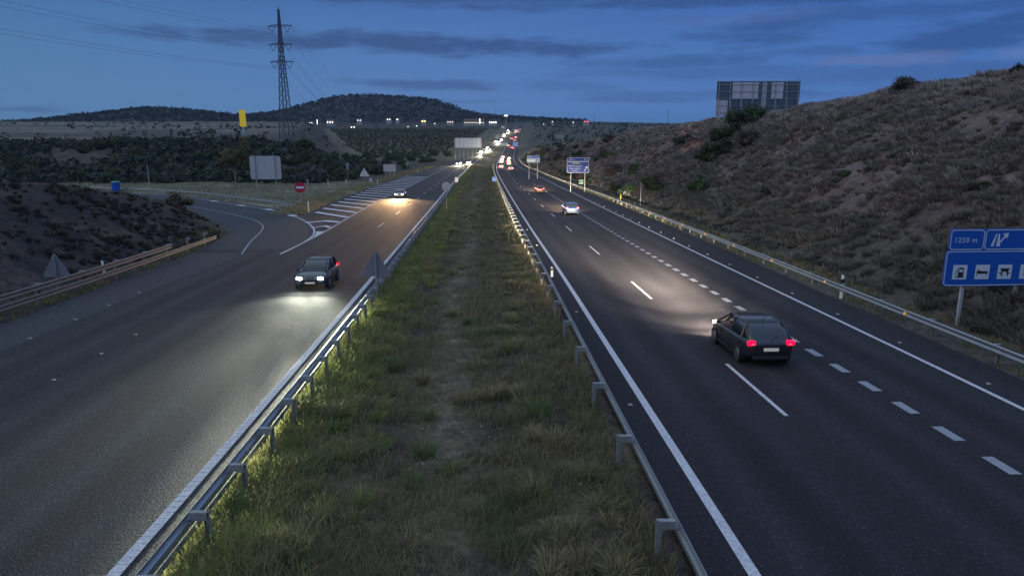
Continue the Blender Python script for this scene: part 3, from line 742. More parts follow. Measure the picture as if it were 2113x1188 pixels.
# yield dashes along the mouth of the ramp
for x_, y_ in ((-26.6, 89.5), (-33.6, 98.6), (-40.9, 107.5), (-49.0, 118.0)):
    i = int(np.argmin((rs[:, 0] - x_) ** 2 + (rs[:, 1] - y_) ** 2)); p0 = rs[i]; d = rs[i + 3] - rs[i - 3]; d /= np.hypot(*d); nn_ = np.array([-d[1], d[0]])
    q = [p0 - d * 1.1 - nn_ * .45, p0 + d * 1.1 - nn_ * .45, p0 + d * 1.1 + nn_ * .45, p0 - d * 1.1 + nn_ * .45]
    flat(mb, [tuple(v) for v in q], .022)
marking(mb, MARK)
mb = MB()
il = [(-20.2, 53.5), (-20.8, 56), (-22.2, 60.5), (-23.4, 66), (-24.6, 71.5), (-27.0, 78.5), (-31.5, 86), (-38.5, 95.5), (-49, 108.5), (-58, 117), (-76, 129.5), (-100, 141)]
path_strip(mb, resamp(np.array(il), 70), .13, .016)
marking(mb, MARK_F)

# ------------------------------------------------------------------ guardrails
def wprof(top=.75):
    h = .31
    z = [0, .03, .10, .13, .155, .18, .21, .28, h]; x = [0.0, .03, .03, -.03, -.045, -.03, .03, .03, 0]
    return [(a, top - h + b) for a, b in zip(x, z)]
def beam(name, path, prof, m, parent, side):
    P = np.array(path, float); d = np.gradient(P[:, :2], axis=0); d /= np.hypot(d[:, 0], d[:, 1])[:, None]; nr_ = np.c_[d[:, 1], -d[:, 0]] * side
    V = []; n = len(prof)
    closed = list(prof) + [(a - .012, b) for a, b in reversed(prof)]
    n = len(closed)
    for p, q in zip(P, nr_):
        for a, b in closed: V.append((p[0] + q[0] * a, p[1] + q[1] * a, p[2] + b))
    V = np.array(V); i = np.arange(len(P) - 1)[:, None] * n; k = np.arange(n)[None]; k2 = (k + 1) % n
    Fq = np.stack([i + k, i + k2, i + n + k2, i + n + k], -1).reshape(-1, 4)
    return npmesh(name, V, Fq, m, parent, smooth=False)
def guardrail(label, fx, y0, y1, side, spacing, beams, m, postside, pmax=100, steps=None, posth=.80, p0=None, refl=None, group=None):
    root = empty('guardrail', (float(fx(y0)), y0, float(zr(y0)))); tag(root, label, 'guardrail', group)
    o3 = np.array(root.location)
    Y = ysteps(y0, y1)
    for j, (prof, ye) in enumerate(beams):
        Yj = Y[Y <= ye]; P = np.c_[fx(Yj), Yj, zr(Yj)] - o3
        beam('rail', P, prof, m, root, side)
    mb = MB(); mb.box(-.05, .05, -.03, -.024, -.6, posth); mb.box(-.05, -.044, -.024, .04, -.6, posth); mb.box(.044, .05, -.024, .04, -.6, posth)
    pm = mb.build('post', POSTM, root); sb = MB()
    sb.box(-.02, .30, -.045, .045, posth - .16, posth - .155); sb.box(-.02, .30, -.05, -.045, posth - .17, posth - .02); sb.box(-.02, .30, .045, .05, posth - .17, posth - .02); sb.box(-.02, .30, -.05, .05, posth - .02, posth - .01)
    yp = y0 + .5 if p0 is None else p0; cnt = 0; first = True
    spm = None
    while yp < y1 and cnt < pmax:
        o = pm if first else pm.copy()
        if not first: COL.objects.link(o)
        xx = float(fx(yp)) + postside * .36
        o.location = Vector((xx, yp, float(zr(yp)))) - root.location
        o.parent = root; o.rotation_euler = (0, 0, 0 if postside < 0 else math.pi)
        if first: spm = sb.build('spacer', POSTM, o)
        else:
            s = spm.copy(); COL.objects.link(s); s.parent = o
        first = False; yp += spacing; cnt += 1
    if refl:
        mb = MB(); mb.prism([(-.05, -.06), (.05, -.06), (.035, .06), (-.035, .06)], -.03, .01); r0 = mb.build('reflector', AMBER, root); yp = y0 + 2; c2 = 0
        while yp < refl[1] and c2 < 90:
            o = r0 if c2 == 0 else r0.copy()
            if c2: COL.objects.link(o); o.parent = root
            o.location = Vector((float(fx(yp)) + side * refl[2] , yp, float(zr(yp)) + .60)) - root.location
            c2 += 1; yp += refl[0]
    return root
WP75 = wprof(.75)
low = [(0.0, .27), (.02, .29), (.02, .37), (0.0, .39)]
guardrail('galvanised guardrail with lower screen between the left road and the grass median', lambda Y: LR(Y) + 1.02, 3, 330, -1, 2.09, [(WP75, 999), (low, 200)], STEEL, +1, p0=3.7)
guardrail('single-beam guardrail between the grass median and the right road', lambda Y: RL(Y) - 1.22, 3, 345, 1, 4.0, [(WP75, 999)], STEEL, -1, p0=3.75)
guardrail('guardrail with amber reflectors at the foot of the right-hand slope', lambda Y: PRO(Y) + .12, 4, 420, -1, 4.0, [(wprof(.74), 999)], STEEL, +1, refl=(8.0, 380, .035), posth=.70)
guardrail('old two-beam guardrail ending at the ramp nose below the mound', lambda Y: LRAIL(Y) + .25, 10, 60.5, 1, 4.0, [(wprof(1.12), 51.5), (wprof(.66), 99)], STEEL_W, -1, posth=1.12)
# turned down end piece and grass tuft handled by tufts; ramp guardrail (curved)
gr = empty('guardrail', (-30, 100, float(zr(100)))); tag(gr, 'long curved guardrail along the far side of the ramp', 'guardrail')
rp = resamp(np.array([(-29.5, 99.0), (-32.5, 104), (-37, 109.2), (-44.6, 118.5), (-56, 133), (-73, 147), (-100, 162), (-140, 172.5), (-200, 181)], float), 80)
beam('rail', np.c_[rp, zr(rp[:, 1])] - np.array(gr.location), wprof(.75), STEEL, gr, 1)
mb = MB(); mb.box(-.05, .05, -.03, .03, -.5, .72); p0_ = mb.build('post', POSTM, gr)
for k, i in enumerate(range(1, 80, 2)):
    o = p0_ if k == 0 else p0_.copy()
    if k: COL.objects.link(o); o.parent = gr
    o.location = Vector((rp[i, 0] - .1, rp[i, 1] + .12, float(zr(rp[i, 1])))) - gr.location

# ------------------------------------------------------------------ raised road studs
mb = MB(); mb.prism([(-.07, 0), (.07, 0), (.045, .03), (-.045, .03)], -.06, .06)
STUDM = mat('stud', (.30, .28, .25), .45)
stud0 = mb.build('road_stud', STUDM)
def stud(x, y, label, group, first=[True]):
    o = stud0 if first[0] else stud0.copy()
    if not first[0]: COL.objects.link(o)
    first[0] = False; o.location = (x, y, float(zr(y)) + .012); tag(o, label, 'road stud', group)
for px_, Y_ in ((-19.3, 27.9), (-19.5, 31.3), (-19.75, 34.5), (-19.95, 37.8), (-19.15, 24.0)): stud(px_, Y_, 'small raised stud on the seam beside the left shoulder', 'studs along the left seam')
for px_, Y_ in ((-14.94, 22.4), (-15.17, 25.6), (-15.38, 28.5)): stud(px_, Y_, 'small raised stud in the middle of the left road', 'studs in the middle of the left road')
for k in range(26): 
    y_ = 22 + k * 5.2; stud(float(RR(y_)) + .55, y_, 'small raised stud just outside the right road edge line', 'studs along the right edge line')
for k in range(5):
    y_ = 20 + k * 12.9; stud(float(RL(y_)) - .45, y_, 'small amber stud beside the median edge line of the right road', 'studs beside the median line')

# ------------------------------------------------------------------ cars
def loft(name, secs, m, parent, smooth=True, cap=True, sub=0):
    V = []; Fq = []; n = len(secs[0])
    for s in secs: V += s
    for i in range(len(secs) - 1):
        for k in range(n):
            k2 = (k + 1) % n; Fq.append((i * n + k, i * n + k2, (i + 1) * n + k2, (i + 1) * n + k))
    if cap: Fq += [tuple(reversed(range(n))), tuple((len(secs) - 1) * n + k for k in range(n))]
    me = bpy.data.meshes.new(name); me.from_pydata(V, [], Fq); me.update(); me.materials.append(m)
    bm_fix(me)
    if smooth: me.polygons.foreach_set('use_smooth', [True] * len(me.polygons))
    o = bpy.data.objects.new(name, me); COL.objects.link(o); o.parent = parent
    if sub:
        q = o.modifiers.new('sub', 'SUBSURF'); q.levels = sub; q.render_levels = sub
    return o
def bm_fix(me):
    import bmesh
    b = bmesh.new(); b.from_mesh(me); bmesh.ops.recalc_face_normals(b, faces=b.faces); b.to_mesh(me); b.free()
def make_car(label, body_m, head_m, tail_m, group, van=False):
    root = empty('car', (0, 0, 0)); tag(root, label, 'car', group)
    # y, z_low, z_belt, half width, crown
    st = [(-2.12, .42, .80, .70, .02), (-2.05, .26, .92, .80, .03), (-1.7, .22, .99, .865, .03), (-1.0, .20, .97, .885, .02), (0, .20, .94, .89, .02), (.8, .20, .93, .885, .02),
          (1.25, .21, .90, .875, .05), (1.75, .24, .80, .84, .06), (2.02, .30, .70, .76, .05), (2.12, .38, .60, .66, .02)]
    secs = []
    for y, zl, zb, w, cr_ in st:
        half = [(0, zl), (w * .80, zl), (w * .97, zl + .10), (w, zl + (zb - zl) * .45), (w * .975, zl + (zb - zl) * .8), (w * .90, zb), (w * .55, zb + cr_ * .7), (0, zb + cr_)]
        pts = half + [(-a, b) for a, b in reversed(half[1:-1])]
        secs.append([(a, y, b) for a, b in pts])
    loft('body', secs, body_m, root, sub=1)
    # greenhouse
    top = 1.46
    gh = [(-2.0, .90, .92, .70, .70), (-1.72, .93, 1.22, .76, .66), (-1.35, .93, top - .05, .80, .62), (-.6, .92, top, .82, .64), (.15, .92, top - .02, .82, .63), (.60, .92, 1.22, .81, .66), (1.22, .90, .93, .76, .72)]
    gs = []
    for y, zb, zt, wb, wt in gh:
        gs.append([(wb, y, zb), (wt, y, zt - .03 if zt > 1 else zt), (wt * .8, y, zt), (-wt * .8, y, zt), (-wt, y, zt - .03 if zt > 1 else zt), (-wb, y, zb)])
    loft('windows', gs, GLASS, root)
    mb = MB(); rf = [(y, zt, wt) for y, zb, zt, wb, wt in gh[2:5]]
    sec2 = [[(wt + .012, y, zt - .06), (wt + .005, y, zt - .02), (wt * .8, y, zt + .014), (-wt * .8, y, zt + .014), (-wt - .005, y, zt - .02), (-wt - .012, y, zt - .06)] for y, zt, wt in rf]
    loft('roof', sec2, body_m, root)
    for s in (-1, 1):
        for a, b in (((.81, -.35, .93), (.655, -.35, 1.43)), ((.80, -1.4, .94), (.64, -1.35, 1.40)), ((.80, 1.2, .93), (.65, .16, 1.43)), ((.76, -1.95, .93), (.64, -1.38, 1.40))):
            mb = MB(); mb.tube((a[0] * s, a[1], a[2]), (b[0] * s, b[1], b[2]), .035, n=5); mb.build('pillar', body_m, root)
    for (x, y) in ((.80, 1.32), (-.80, 1.32), (.80, -1.30), (-.80, -1.30)):
        t = MB(); t.tube((x - .11, y, .31), (x + .11, y, .31), .31, n=20); w = t.build('wheel', TYRE, root)
        r_ = MB(); sx = 1 if x > 0 else -1
        r_.tube((x + sx * .105, y, .31), (x + sx * .118, y, .31), .2, .19, n=14); r_.build('rim', RIM, w)
    for s in (-1, 1):
        h = MB(); x0, x1 = sorted((s * .44, s * .70)); h.prism([(x0, .60), (x1, .62), (x1, .74), (x0, .70)], 2.02, 2.135); h.build('headlight', head_m, root, bevel=.01)
        h = MB(); x0, x1 = sorted((s * .56, s * .80)); h.prism([(x0, .78), (x1, .80), (x1, .93), (x0, .93)], -2.145, -2.0); h.build('taillight', tail_m, root, bevel=.01)
        h = MB(); h.box(*sorted((s * .84, s * 1.0)), .72, .84, .92, 1.04); h.build('mirror', body_m, root, bevel=.02)
    h = MB(); h.box(-.26, .26, -2.155, -2.13, .58, .69); h.build('number_plate', PLATE, root)
    h = MB(); h.box(-.26, .26, 2.125, 2.145, .38, .48); h.build('number_plate', PLATE, root)
    for s in (-1, 1):
        h = MB(); h.box(*sorted((s * .84, s * .90)), -1.0, 1.0, .20, .30); h.build('sill', BLACK, root)
        for yy in (-.30, .62): 
            h = MB(); h.box(*sorted((s * .885, s * .905)), yy - .28, yy - .12, .80, .83); h.build('door_handle', BLACK, root)
        h = MB(); h.box(*sorted((s * .885, s * .893)), -.355, -.34, .30, .90); h.box(*sorted((s * .882, s * .892)), .63, .645, .30, .90); h.build('door_seam', BLACK, root)
        h = MB(); x0, x1 = sorted((s * .60, s * .70)); h.box(x0, x1, -2.152, -2.14, .80, .85); h.build('reversing_lamp', SWHITE, root)
    h = MB(); h.box(-.55, .55, -2.12, -2.09, .74, .755); h.build('boot_seam', BLACK, root)
    h = MB(); h.tube((0, -2.03, .95), (.30, -1.93, 1.08), .012, n=4); h.build('wiper', BLACK, root)
    h = MB(); h.tube((0, -1.2, 1.44), (0, -1.45, 1.68), .008, n=4); h.build('aerial', BLACK, root)
    h = MB(); h.box(-.62, .62, -2.14, -2.0, .27, .40); h.build('bumper', BLACK, root, bevel=.02)
    h = MB(); h.box(-.50, .50, 2.06, 2.138, .50, .585); h.build('grille', BLACK, root, bevel=.01)
    return root
def spot(parent, x, color, energy, down=3.0, size=75, blend=.9, y=2.2, z=.66, yaw=0, rad=.09, toe=0):
    d = bpy.data.lights.new('headlight_or_fill_beam', 'SPOT'); d.energy = energy; d.color = color; d.spot_size = R(size); d.spot_blend = blend; d.shadow_soft_size = rad
    o = bpy.data.objects.new('headlight_or_fill_beam', d); COL.objects.link(o); o.parent = parent; o.location = (x, y, z)
    o.rotation_euler = Euler((R(90 - down), 0, R(yaw))); return o
def heading(fx, y, sgn):
    dx = float(fx(y + 1) - fx(y - 1)) / 2; return math.atan2(-dx, 1) if sgn > 0 else math.atan2(-dx, 1) + math.pi
def place(car, x, y, fx, sgn):
    car.location = (x, y, float(zr(y)) + .005)
    sl = math.atan(float(zr(y + 1) - zr(y - 1)) / 2) * sgn
    car.rotation_euler = (sl, 0, heading(fx, y, sgn))
silver = paint('paint_silver', (.32, .33, .36)); dgrey = paint('paint_dark_grey', (.045, .05, .06)); blue = paint('paint_blue', (.03, .07, .22)); whitep = paint('paint_white', (.6, .6, .62)); redp = paint('paint_dark_red', (.16, .02, .02))
COOL = (.93, 1.0, .86); WARM = (1.0, .80, .55)
carA = make_car('dark grey car with white headlights nearing on the left road', dgrey, HEAD_C, TAIL, 'oncoming cars on the left road')
place(carA, -11.05, 40.5, LR, -1)
carB = make_car('black car driving away with red taillights, nearest on the right road', paint('paint_black', (.03, .03, .036)), HEAD_W, TAIL, 'cars driving away on the right road')
place(carB, 8.85, 26.0, RL, 1)
carC = make_car('blue car driving away in the outer lane, second nearest on the right', blue, HEAD_W, TAIL, 'cars driving away on the right road')
place(carC, 7.4, 92, RL, 1)
carD = make_car('dark red car driving away just ahead of the blue car', redp, HEAD_W, TAIL, 'cars driving away on the right road')
place(carD, 5.5, 146, RL, 1)
carF = make_car('silver car with warm headlights beside the hatched gore on the left road', silver, HEAD_W, TAIL, 'oncoming cars on the left road')
place(carF, -19.6, 128, LR, -1)
def beams(car, col, kf, kn, kick=0.0, dn=0.0):
    """dipped beam of each lamp: flat and wide, dark above the horizon, with a weaker near field; kick adds fill spots on the median grass"""
    for s in (-.57, .57):
        o = spot(car, s, col, 60000 * kf, .3 + dn, 8, 1.0); o.scale = (3.2, 1, 1)
        o = spot(car, s, col, 12000 * kf, 1.5 + dn, 14, 1.0); o.scale = (3.0, 1, 1)
        o = spot(car, s, col, 1200 * kn, 3.5, 48, 1.0); o.scale = (2.0, 1, 1)
        spot(car, s, col, 160 * kn, 12, 140, 1.0)
        if kick:  # added fill spots turned sideways to brighten the grass along the median rail
            o = spot(car, s, col, 90000 * kick, -.2, 6.4, 1.0, yaw=13); o.scale = (2.2, 1, 1)
            o = spot(car, s, col, 80000 * kick, .1, 4.6, 1.0, yaw=8); o.scale = (1.6, 1, 1)
            o = spot(car, s, col, 7000 * kick, 1.6, 11, 1.0, yaw=30); o.scale = (3.0, 1, 1)
beams(carA, (.97, 1.0, .80), .20, 1.2, 1.35); beams(carB, (1.0, .84, .62), 6.5, 4.5, dn=.8); beams(carC, (1.0, .72, .44), 1.6, 5, dn=1.5); beams(carD, (1.0, .72, .44), 1.6, 5, dn=1.5); beams(carF, (1.0, .60, .28), .45, 9, dn=1.8)
# far traffic: light small copies (body, headlights, taillights)
def make_far(head_m, tail_m):
    root = empty('car', (0, 0, 0)); b = MB()
    b.prism([(-.85, .25), (.85, .25), (.88, .6), (.84, .95), (.66, 1.42), (-.66, 1.42), (-.84, .95), (-.88, .6)], -1.6, 1.0)
    b.prism([(-.84, .28), (.84, .28), (.84, .85), (-.84, .85)], 1.0, 2.1); b.prism([(-.84, .3), (.84, .3), (.84, .9), (-.84, .9)], -2.1, -1.6)
    b.build('body', dgrey, root, bevel=.06)
    for s in (-1, 1):
        h = MB(); h.box(*sorted((s * .45, s * .80)), 2.08, 2.16, .55, .80); h.build('headlight', head_m, root)
        h = MB(); h.box(*sorted((s * .48, s * .82)), -2.16, -2.08, .72, .98); h.build('taillight', tail_m, root)
    return root
far0 = make_far(HEAD_FAR, TAIL_FAR); usedf = [False]
def farcar(x, y, fx, sgn, label, group, beam_=None):
    c = far0 if not usedf[0] else copy_tree(far0); usedf[0] = True
    place(c, x, y, fx, sgn); tag(c, label, 'car', group)
    return c
ofar = [(-25.4, 346, 1), (-23.9, 362, 0), (-21.0, 452, 1), (-18.9, 503, 1), (-17.3, 515, 0), (-18.0, 530, 1), (-15.9, 566, 1), (-12.9, 642, 1), (-12.0, 672, 0), (-12.0, 700, 1), (-11.8, 742, 0), (-11.2, 850, 1), (-7.8, 928, 0), (-3.6, 950, 1), (1.0, 1010, 0), (4.0, 1100, 0)]
for i, (x, y_, b_) in enumerate(ofar):
    c = farcar(float(LR(y_)) - (2.0 if i % 3 else 5.6), y_, LR, -1, 'tiny distant oncoming car with glaring headlights in the queue' if i else 'leading car of the distant oncoming queue, at the bend', 'queue of distant oncoming cars')
for o in [o for o in COL.objects if o.name.startswith('car') and o.type == 'EMPTY' and o.location.y > 300 and o.location.x < -1]:
    spot(o, 0, (1.0, .85, .55), 30000, 5, 70, .95, rad=.3)
rfar = [(2.1, 295), (.9, 312), (-1.0, 345), (-4.3, 366), (-2.4, 372), (-4.8, 388), (-1.8, 408), (-3.9, 425), (-2.2, 560), (-.6, 600), (0, 720), (1.8, 760), (3, 800), (3.5, 960), (5.6, 1010), (7, 1060), (9, 1150)]
for i, (x, y_) in enumerate(rfar):
    c = farcar(float(RL(y_)) + (1.9 if i % 2 else 5.6), y_, RL, 1, 'tiny distant car driving away with red taillights' if i else 'first of the distant cars driving away, at the bend', 'distant cars driving away')

# ------------------------------------------------------------------ signs
def pole(parent, x, y, z0, z1, r=.045, m=POSTM, name='post'):
    mb = MB(); mb.tube((x, y, z0), (x, y, z1), r, n=10); return mb.build(name, m, parent)
def tri_back(px, pyt, pyb, hw_px, Y, label, m=SIGNBACK_D):
    t, b = at(px, pyt, Y), at(px, pyb, Y); w = hw_px / F * Y * 1.0
    zb = gz(b.x, Y); root = empty('triangular_sign', (b.x, Y, zb), R(random.uniform(-6, 6))); tag(root, label, 'road sign')
    w = (t.z - b.z) / .866 / 2
    z0, z1 = b.z - zb, t.z - zb; r = .08
    # rounded triangle
    P = []
    for cx, cz, a0 in ((0, z1 - r * 1.6, 30), (-w + r * 1.4, z0 + r, 150), (w - r * 1.4, z0 + r, 270)):
        for k in range(5): a = R(a0 + 30 * k); P.append((cx + r * math.cos(a), cz + r * math.sin(a)))
    mb = MB(); mb.prism(P, .0, .02); mb.build('panel', m, root)
    pole(root, 0, -.05, -.4, z1 - .1)
    for zz in (z0 + .25 * (z1 - z0), z0 + .6 * (z1 - z0)):
        q = MB(); q.box(-.09, .09, -.06, 0, zz - .02, zz + .02); q.build('bracket', POSTM, root)
    return root
tri_back(777, 517, 570, 26, 35.0, 'grey back of a triangular sign behind the median guardrail')
tri_back(118, 522, 572, 29, 37.5, 'grey back of a triangular sign at the foot of the left mound')
def tri_front(px, pyt, pyb, Y, label):
    r_ = tri_back(px, pyt, pyb, 10, Y, label, m=mat('sign_back_pale', (.55, .56, .60), .5)); return r_
tri_front(752, 346, 364, 172, 'pale triangular sign on the far left verge with a small plate')
def disc(px, py, rad, Y, label, front, backside=True, square=None, name='round_sign', band=None, base_h=None, mp=None):
    c = at(px, py, Y); zb = gz(c.x, Y) if base_h is None else c.z - base_h
    root = empty(name, (c.x, Y, zb)); tag(root, label, 'road sign')
    zc = c.z - zb; mb = MB()
    if square: mb.prism(rrect(-square[0] / 2, square[0] / 2, zc - square[1] / 2, zc + square[1] / 2, .04), 0, .02)
    else: mb.prism([(rad * math.cos(2 * math.pi * k / 28), zc + rad * math.sin(2 * math.pi * k / 28)) for k in range(28)], 0, .02)
    mb.build('panel', front, root)
    if band: q = MB(); q.box(-rad * .72, rad * .72, -.006, -.002, zc - rad * .2, zc + rad * .2); q.build('white_bar', SWHITE, root)
    yy = .05 if not backside else -.05
    pole(root, 0, yy, -.4, zc + .1 if not backside else zc, m=mp or POSTM)
    return root
disc(619, 387, .70, 96, 'red no-entry sign with a white bar beside the hatched gore', SRED, False, band=True, name='no_entry_sign')
disc(921, 385, .55, 89, 'grey back of a round sign behind the median guardrail', SIGNBACK)
disc(942, 371, .3, 174, 'small white plate on a post in the far median', SIGNBACK, square=(.75, 1.1), name='marker_sign')
disc(1020, 370, .3, 187, 'small blue sign on a post near the median edge of the right road', SBLUE, False, square=(1.1, 1.1), name='blue_sign')
disc(1293, 400, .62, 119, 'round dark sign back on a pole by the right slope', SIGNBACK_D)
disc(717, 343, .5, 170, 'narrow dark sign on a tall pole on the left verge', SIGNBACK_D, square=(.7, 1.6), name='narrow_sign')
disc(765, 372, .4, 172, 'small pale plate beside the triangular sign on the verge', SIGNBACK, square=(.7, 1.0), name='marker_sign')
s_ = disc(1199, 376, .5, 172, 'small green and white kilometre sign behind the right guardrail', SGREEN, False, square=(1.05, 1.2), name='kilometre_sign')
q = MB(); zc = at(1199, 376, 172).z - s_.location.z; q.box(-.45, .45, -.006, -.002, zc - .52, zc - .22); q.box(-.42, .42, -.006, -.002, zc + .40, zc + .50); q.build('white_band', SWHITE, s_)
disc(841, 338, .55, 250, 'round sign back far along the left verge', SIGNBACK_D)
# two-panel sign backs
def panel_sign(x0p, x1p, ytp, ybp, Y, label, m, name='sign_panel_back', posts=2, rz=0.0, front_posts=True, postm=None, r=.15, extra=0):
    c = at((x0p + x1p) / 2, ybp, Y); t = at((x0p + x1p) / 2, ytp, Y); a, b = at(x0p, ytp, Y), at(x1p, ytp, Y)
    w = (b.x - a.x); zb = gz(c.x, Y); root = empty(name, (t.x, Y, zb), rz); tag(root, label, 'road sign')
    z0, z1 = c.z - zb, t.z - zb
    mb = MB(); mb.prism(rrect(-w / 2, w / 2, z0, z1, r), 0, .05); mb.build('panel', m, root)
    for k in range(posts):
        x = (-w / 2 + w * (k + .5) / posts) if posts != 2 else (-1) ** (k + 1) * w * .32
        mb = MB(); yy = -.16 if front_posts else .06; mb.box(x - .07, x + .07, yy, yy + .12, -1.0, z1 - .03); mb.build('post', postm or POSTM, root)
    return root, w, z0, z1
panel_sign(515, 577, 322, 370, 128, 'large grey sign back on two posts beside the ramp', SIGNBACK, rz=R(6), r=.35)
panel_sign(791, 816, 339, 354, 225, 'pale back of a rectangular sign far along the left verge', SIGNBACK, posts=3)
# blue sign 1250 m
root = empty('services_sign', (18.2, 30.0, gz(19.2, 30))); tag(root, 'large blue services sign reading 1250 m with pump, bed and table pictograms', 'road sign')
zt = at(1990, 473, 30).z - root.location.z; zb_ = at(1990, 591, 30).z - root.location.z; zt, zb_ = zt, zb_
W_, H_ = 4.35, zt - zb_
root.rotation_euler = (0, 0, R(3))
zs = zb_ + H_ * .625
mb = MB(); mb.prism(rrect(.06, W_, zs + .005, zt, .16), 0, .05); mb.build('top_panel', SBLUE, root)
mb = MB(); mb.prism(rrect(0, W_, zb_, zs, .16), 0, .05); mb.build('main_panel', SBLUE, root)
mb = MB(); ring(mb, .10, 1.56, zs + .04, zt - .03, .15, .035, -.004); ring(mb, 1.60, W_ - .03, zs + .04, zt - .03, .15, .035, -.004); ring(mb, .03, W_ - .03, zb_ + .03, zs - .02, .15, .035, -.004)
mb.build('border', SWHITE, root)
zc = (zs + zt) / 2
text('1250 m', .30, .26, zc - .105, -.006, SWHITE, root, space=1.12)
mb = MB()
def P2(pts, y=-.005): mb.poly([(a, y, b) for a, b in pts])
P2([(1.86, zc - .28), (1.98, zc - .28), (2.10, zc + .26), (2.05, zc + .26)]); P2([(2.10, zc - .28), (2.28, zc - .28), (2.20, zc + .26), (2.15, zc + .26)])
P2([(2.24, zc - .08), (2.30, zc - .12), (2.50, zc + .14), (2.42, zc + .18)]); P2([(2.32, zc + .26), (2.58, zc + .28), (2.56, zc + .04)])
mb.build('exit_symbol', SWHITE, root)
pz0 = zb_ + .30; ps = .62
for k in range(4):
    x0 = .38 + k * .98; mb = MB(); mb.poly([(x0, -.004, pz0), (x0 + ps, -.004, pz0), (x0 + ps, -.004, pz0 + ps), (x0, -.004, pz0 + ps)])
    tile = mb.build('pictogram', SWHITE, root); b2 = MB()
    def q2(a0, a1, c0, c1): b2.poly([(x0 + ps * a0, -.008, pz0 + ps * c0), (x0 + ps * a1, -.008, pz0 + ps * c0), (x0 + ps * a1, -.008, pz0 + ps * c1), (x0 + ps * a0, -.008, pz0 + ps * c1)])
    if k == 0:
        q2(.38, .76, .20, .50); q2(.38, .44, .50, .80); q2(.70, .76, .50, .80); q2(.44, .70, .70, .82); q2(.22, .84, .12, .19); q2(.22, .27, .28, .62); q2(.27, .38, .58, .64)
    elif k == 1: q2(.12, .17, .25, .66); q2(.17, .88, .38, .56); q2(.83, .88, .25, .45); q2(.20, .36, .57, .63)
    elif k == 2: q2(.18, .84, .62, .74); q2(.26, .36, .20, .62); q2(.66, .76, .20, .62); q2(.36, .66, .50, .62); q2(.12, .26, .38, .46); q2(.76, .90, .38, .46)
    else: q2(.3, .36, .2, .8); q2(.60, .70, .2, .8); q2(.26, .40, .55, .8)
    b2.build('symbol', BLACK, tile)
for x in (.98, 3.35):
    mb = MB(); mb.box(x - .06, x + .06, .06, .18, -1.6, zt - .1); mb.build('post', SIGNBACK, root)
# exit sign at mid distance
Y_ = 150.0
rt, w, z0, z1 = panel_sign(1170, 1216, 325, 357, Y_, 'blue exit sign with place names and an arrow behind the right guardrail', mat('exit_sign_blue', (.003, .048, .32), .5), name='exit_sign', front_posts=False, r=.25)
mb = MB(); zs = z0 + (z1 - z0) * .74; ring(mb, -w / 2 + .03, w / 2 - .03, z0 + .03, zs - .03, .22, .08, -.012); ring(mb, -w / 2 + .03, w / 2 - .03, zs, z1 - .03, .22, .07, -.012); mb.build('border', SWHITE, rt)
text('1000 m', .42, -w / 2 + .3, zs + .25, -.012, SWHITE, rt); text('346', .42, w / 2 - 1.1, zs + .25, -.012, SWHITE, rt)
mb = MB(); mb.poly([(-1.15, -.008, zs - .52), (.55, -.008, zs - .52), (.55, -.008, zs - .12), (-1.15, -.008, zs - .12)]); gp = mb.build('route_plate', SGREEN, rt); text('EX-209', .38, -.95, zs - .46, -.016, SWHITE, rt)
text('MÉRIDA (oeste)', .42, -w / 2 + .28, zs - 1.05, -.012, SWHITE, rt); text('Esparragalejo', .42, -w / 2 + .55, zs - 1.52, -.012, SWHITE, rt); text('Montijo', .42, -w / 2 + 1.0, zs - 1.98, -.012, SWHITE, rt)
mb = MB(); ax, az_ = w / 2 - 1.0, z0 + .45
mb.poly([(ax, -.012, az_), (ax + .14, -.012, az_ - .1), (ax + .52, -.012, az_ + .52), (ax + .38, -.012, az_ + .62)]); mb.poly([(ax + .16, -.012, az_ + .72), (ax + .72, -.012, az_ + .98), (ax + .70, -.012, az_ + .38)]); mb.build('arrow', SWHITE, rt)
# small direction sign
Y_ = 222.0
rt, w, z0, z1 = panel_sign(1087, 1114, 321, 336, Y_, 'small pale blue direction sign with an arrow, beyond the exit sign', SBLUE2, name='direction_sign', front_posts=False, r=.1)
mb = MB(); mb.box(-w / 2 + .1, -w / 2 + 2.6, -.02, -.005, z0 + .25, z0 + .95); mb.box(-w / 2 + .1, w / 2 - .5, -.02, -.005, z0 + 1.12, z0 + 1.24); mb.build('white_band', SWHITE, rt)
mb = MB(); mb.box(-w / 2 + 1.6, w / 2 - .3, -.02, -.005, z0 + 1.4, z1 - .15); mb.build('blue_band', SBLUE, rt)
mb = MB(); ax = w / 2 - .9; mb.poly([(ax, -.02, z0 + .2), (ax + .15, -.02, z0 + .1), (ax + .5, -.02, z0 + .6), (ax + .35, -.02, z0 + .7)]); mb.poly([(ax + .15, -.02, z0 + .8), (ax + .65, -.02, z0 + .95), (ax + .6, -.02, z0 + .4)]); mb.build('arrow', SWHITE, rt)
# far signs over the road
for a in ((1037, 1048, 295, 301, 600, 'small distant blue sign left of the far right road', SBLUE2), (1058, 1069, 293, 303, 600, 'distant deep blue sign beside the far road', SBLUE), (1061, 1069, 268, 273, 1000, 'farthest pale sign above the road end', SIGNBACK),
          (1034, 1041, 260, 265, 1050, 'tiny pale sign back high beside the far oncoming queue', SIGNBACK), (1022, 1030, 280, 287, 720, 'small pale sign back beside the distant oncoming queue', SIGNBACK)):
    panel_sign(*a, name='distant_sign', r=.2)
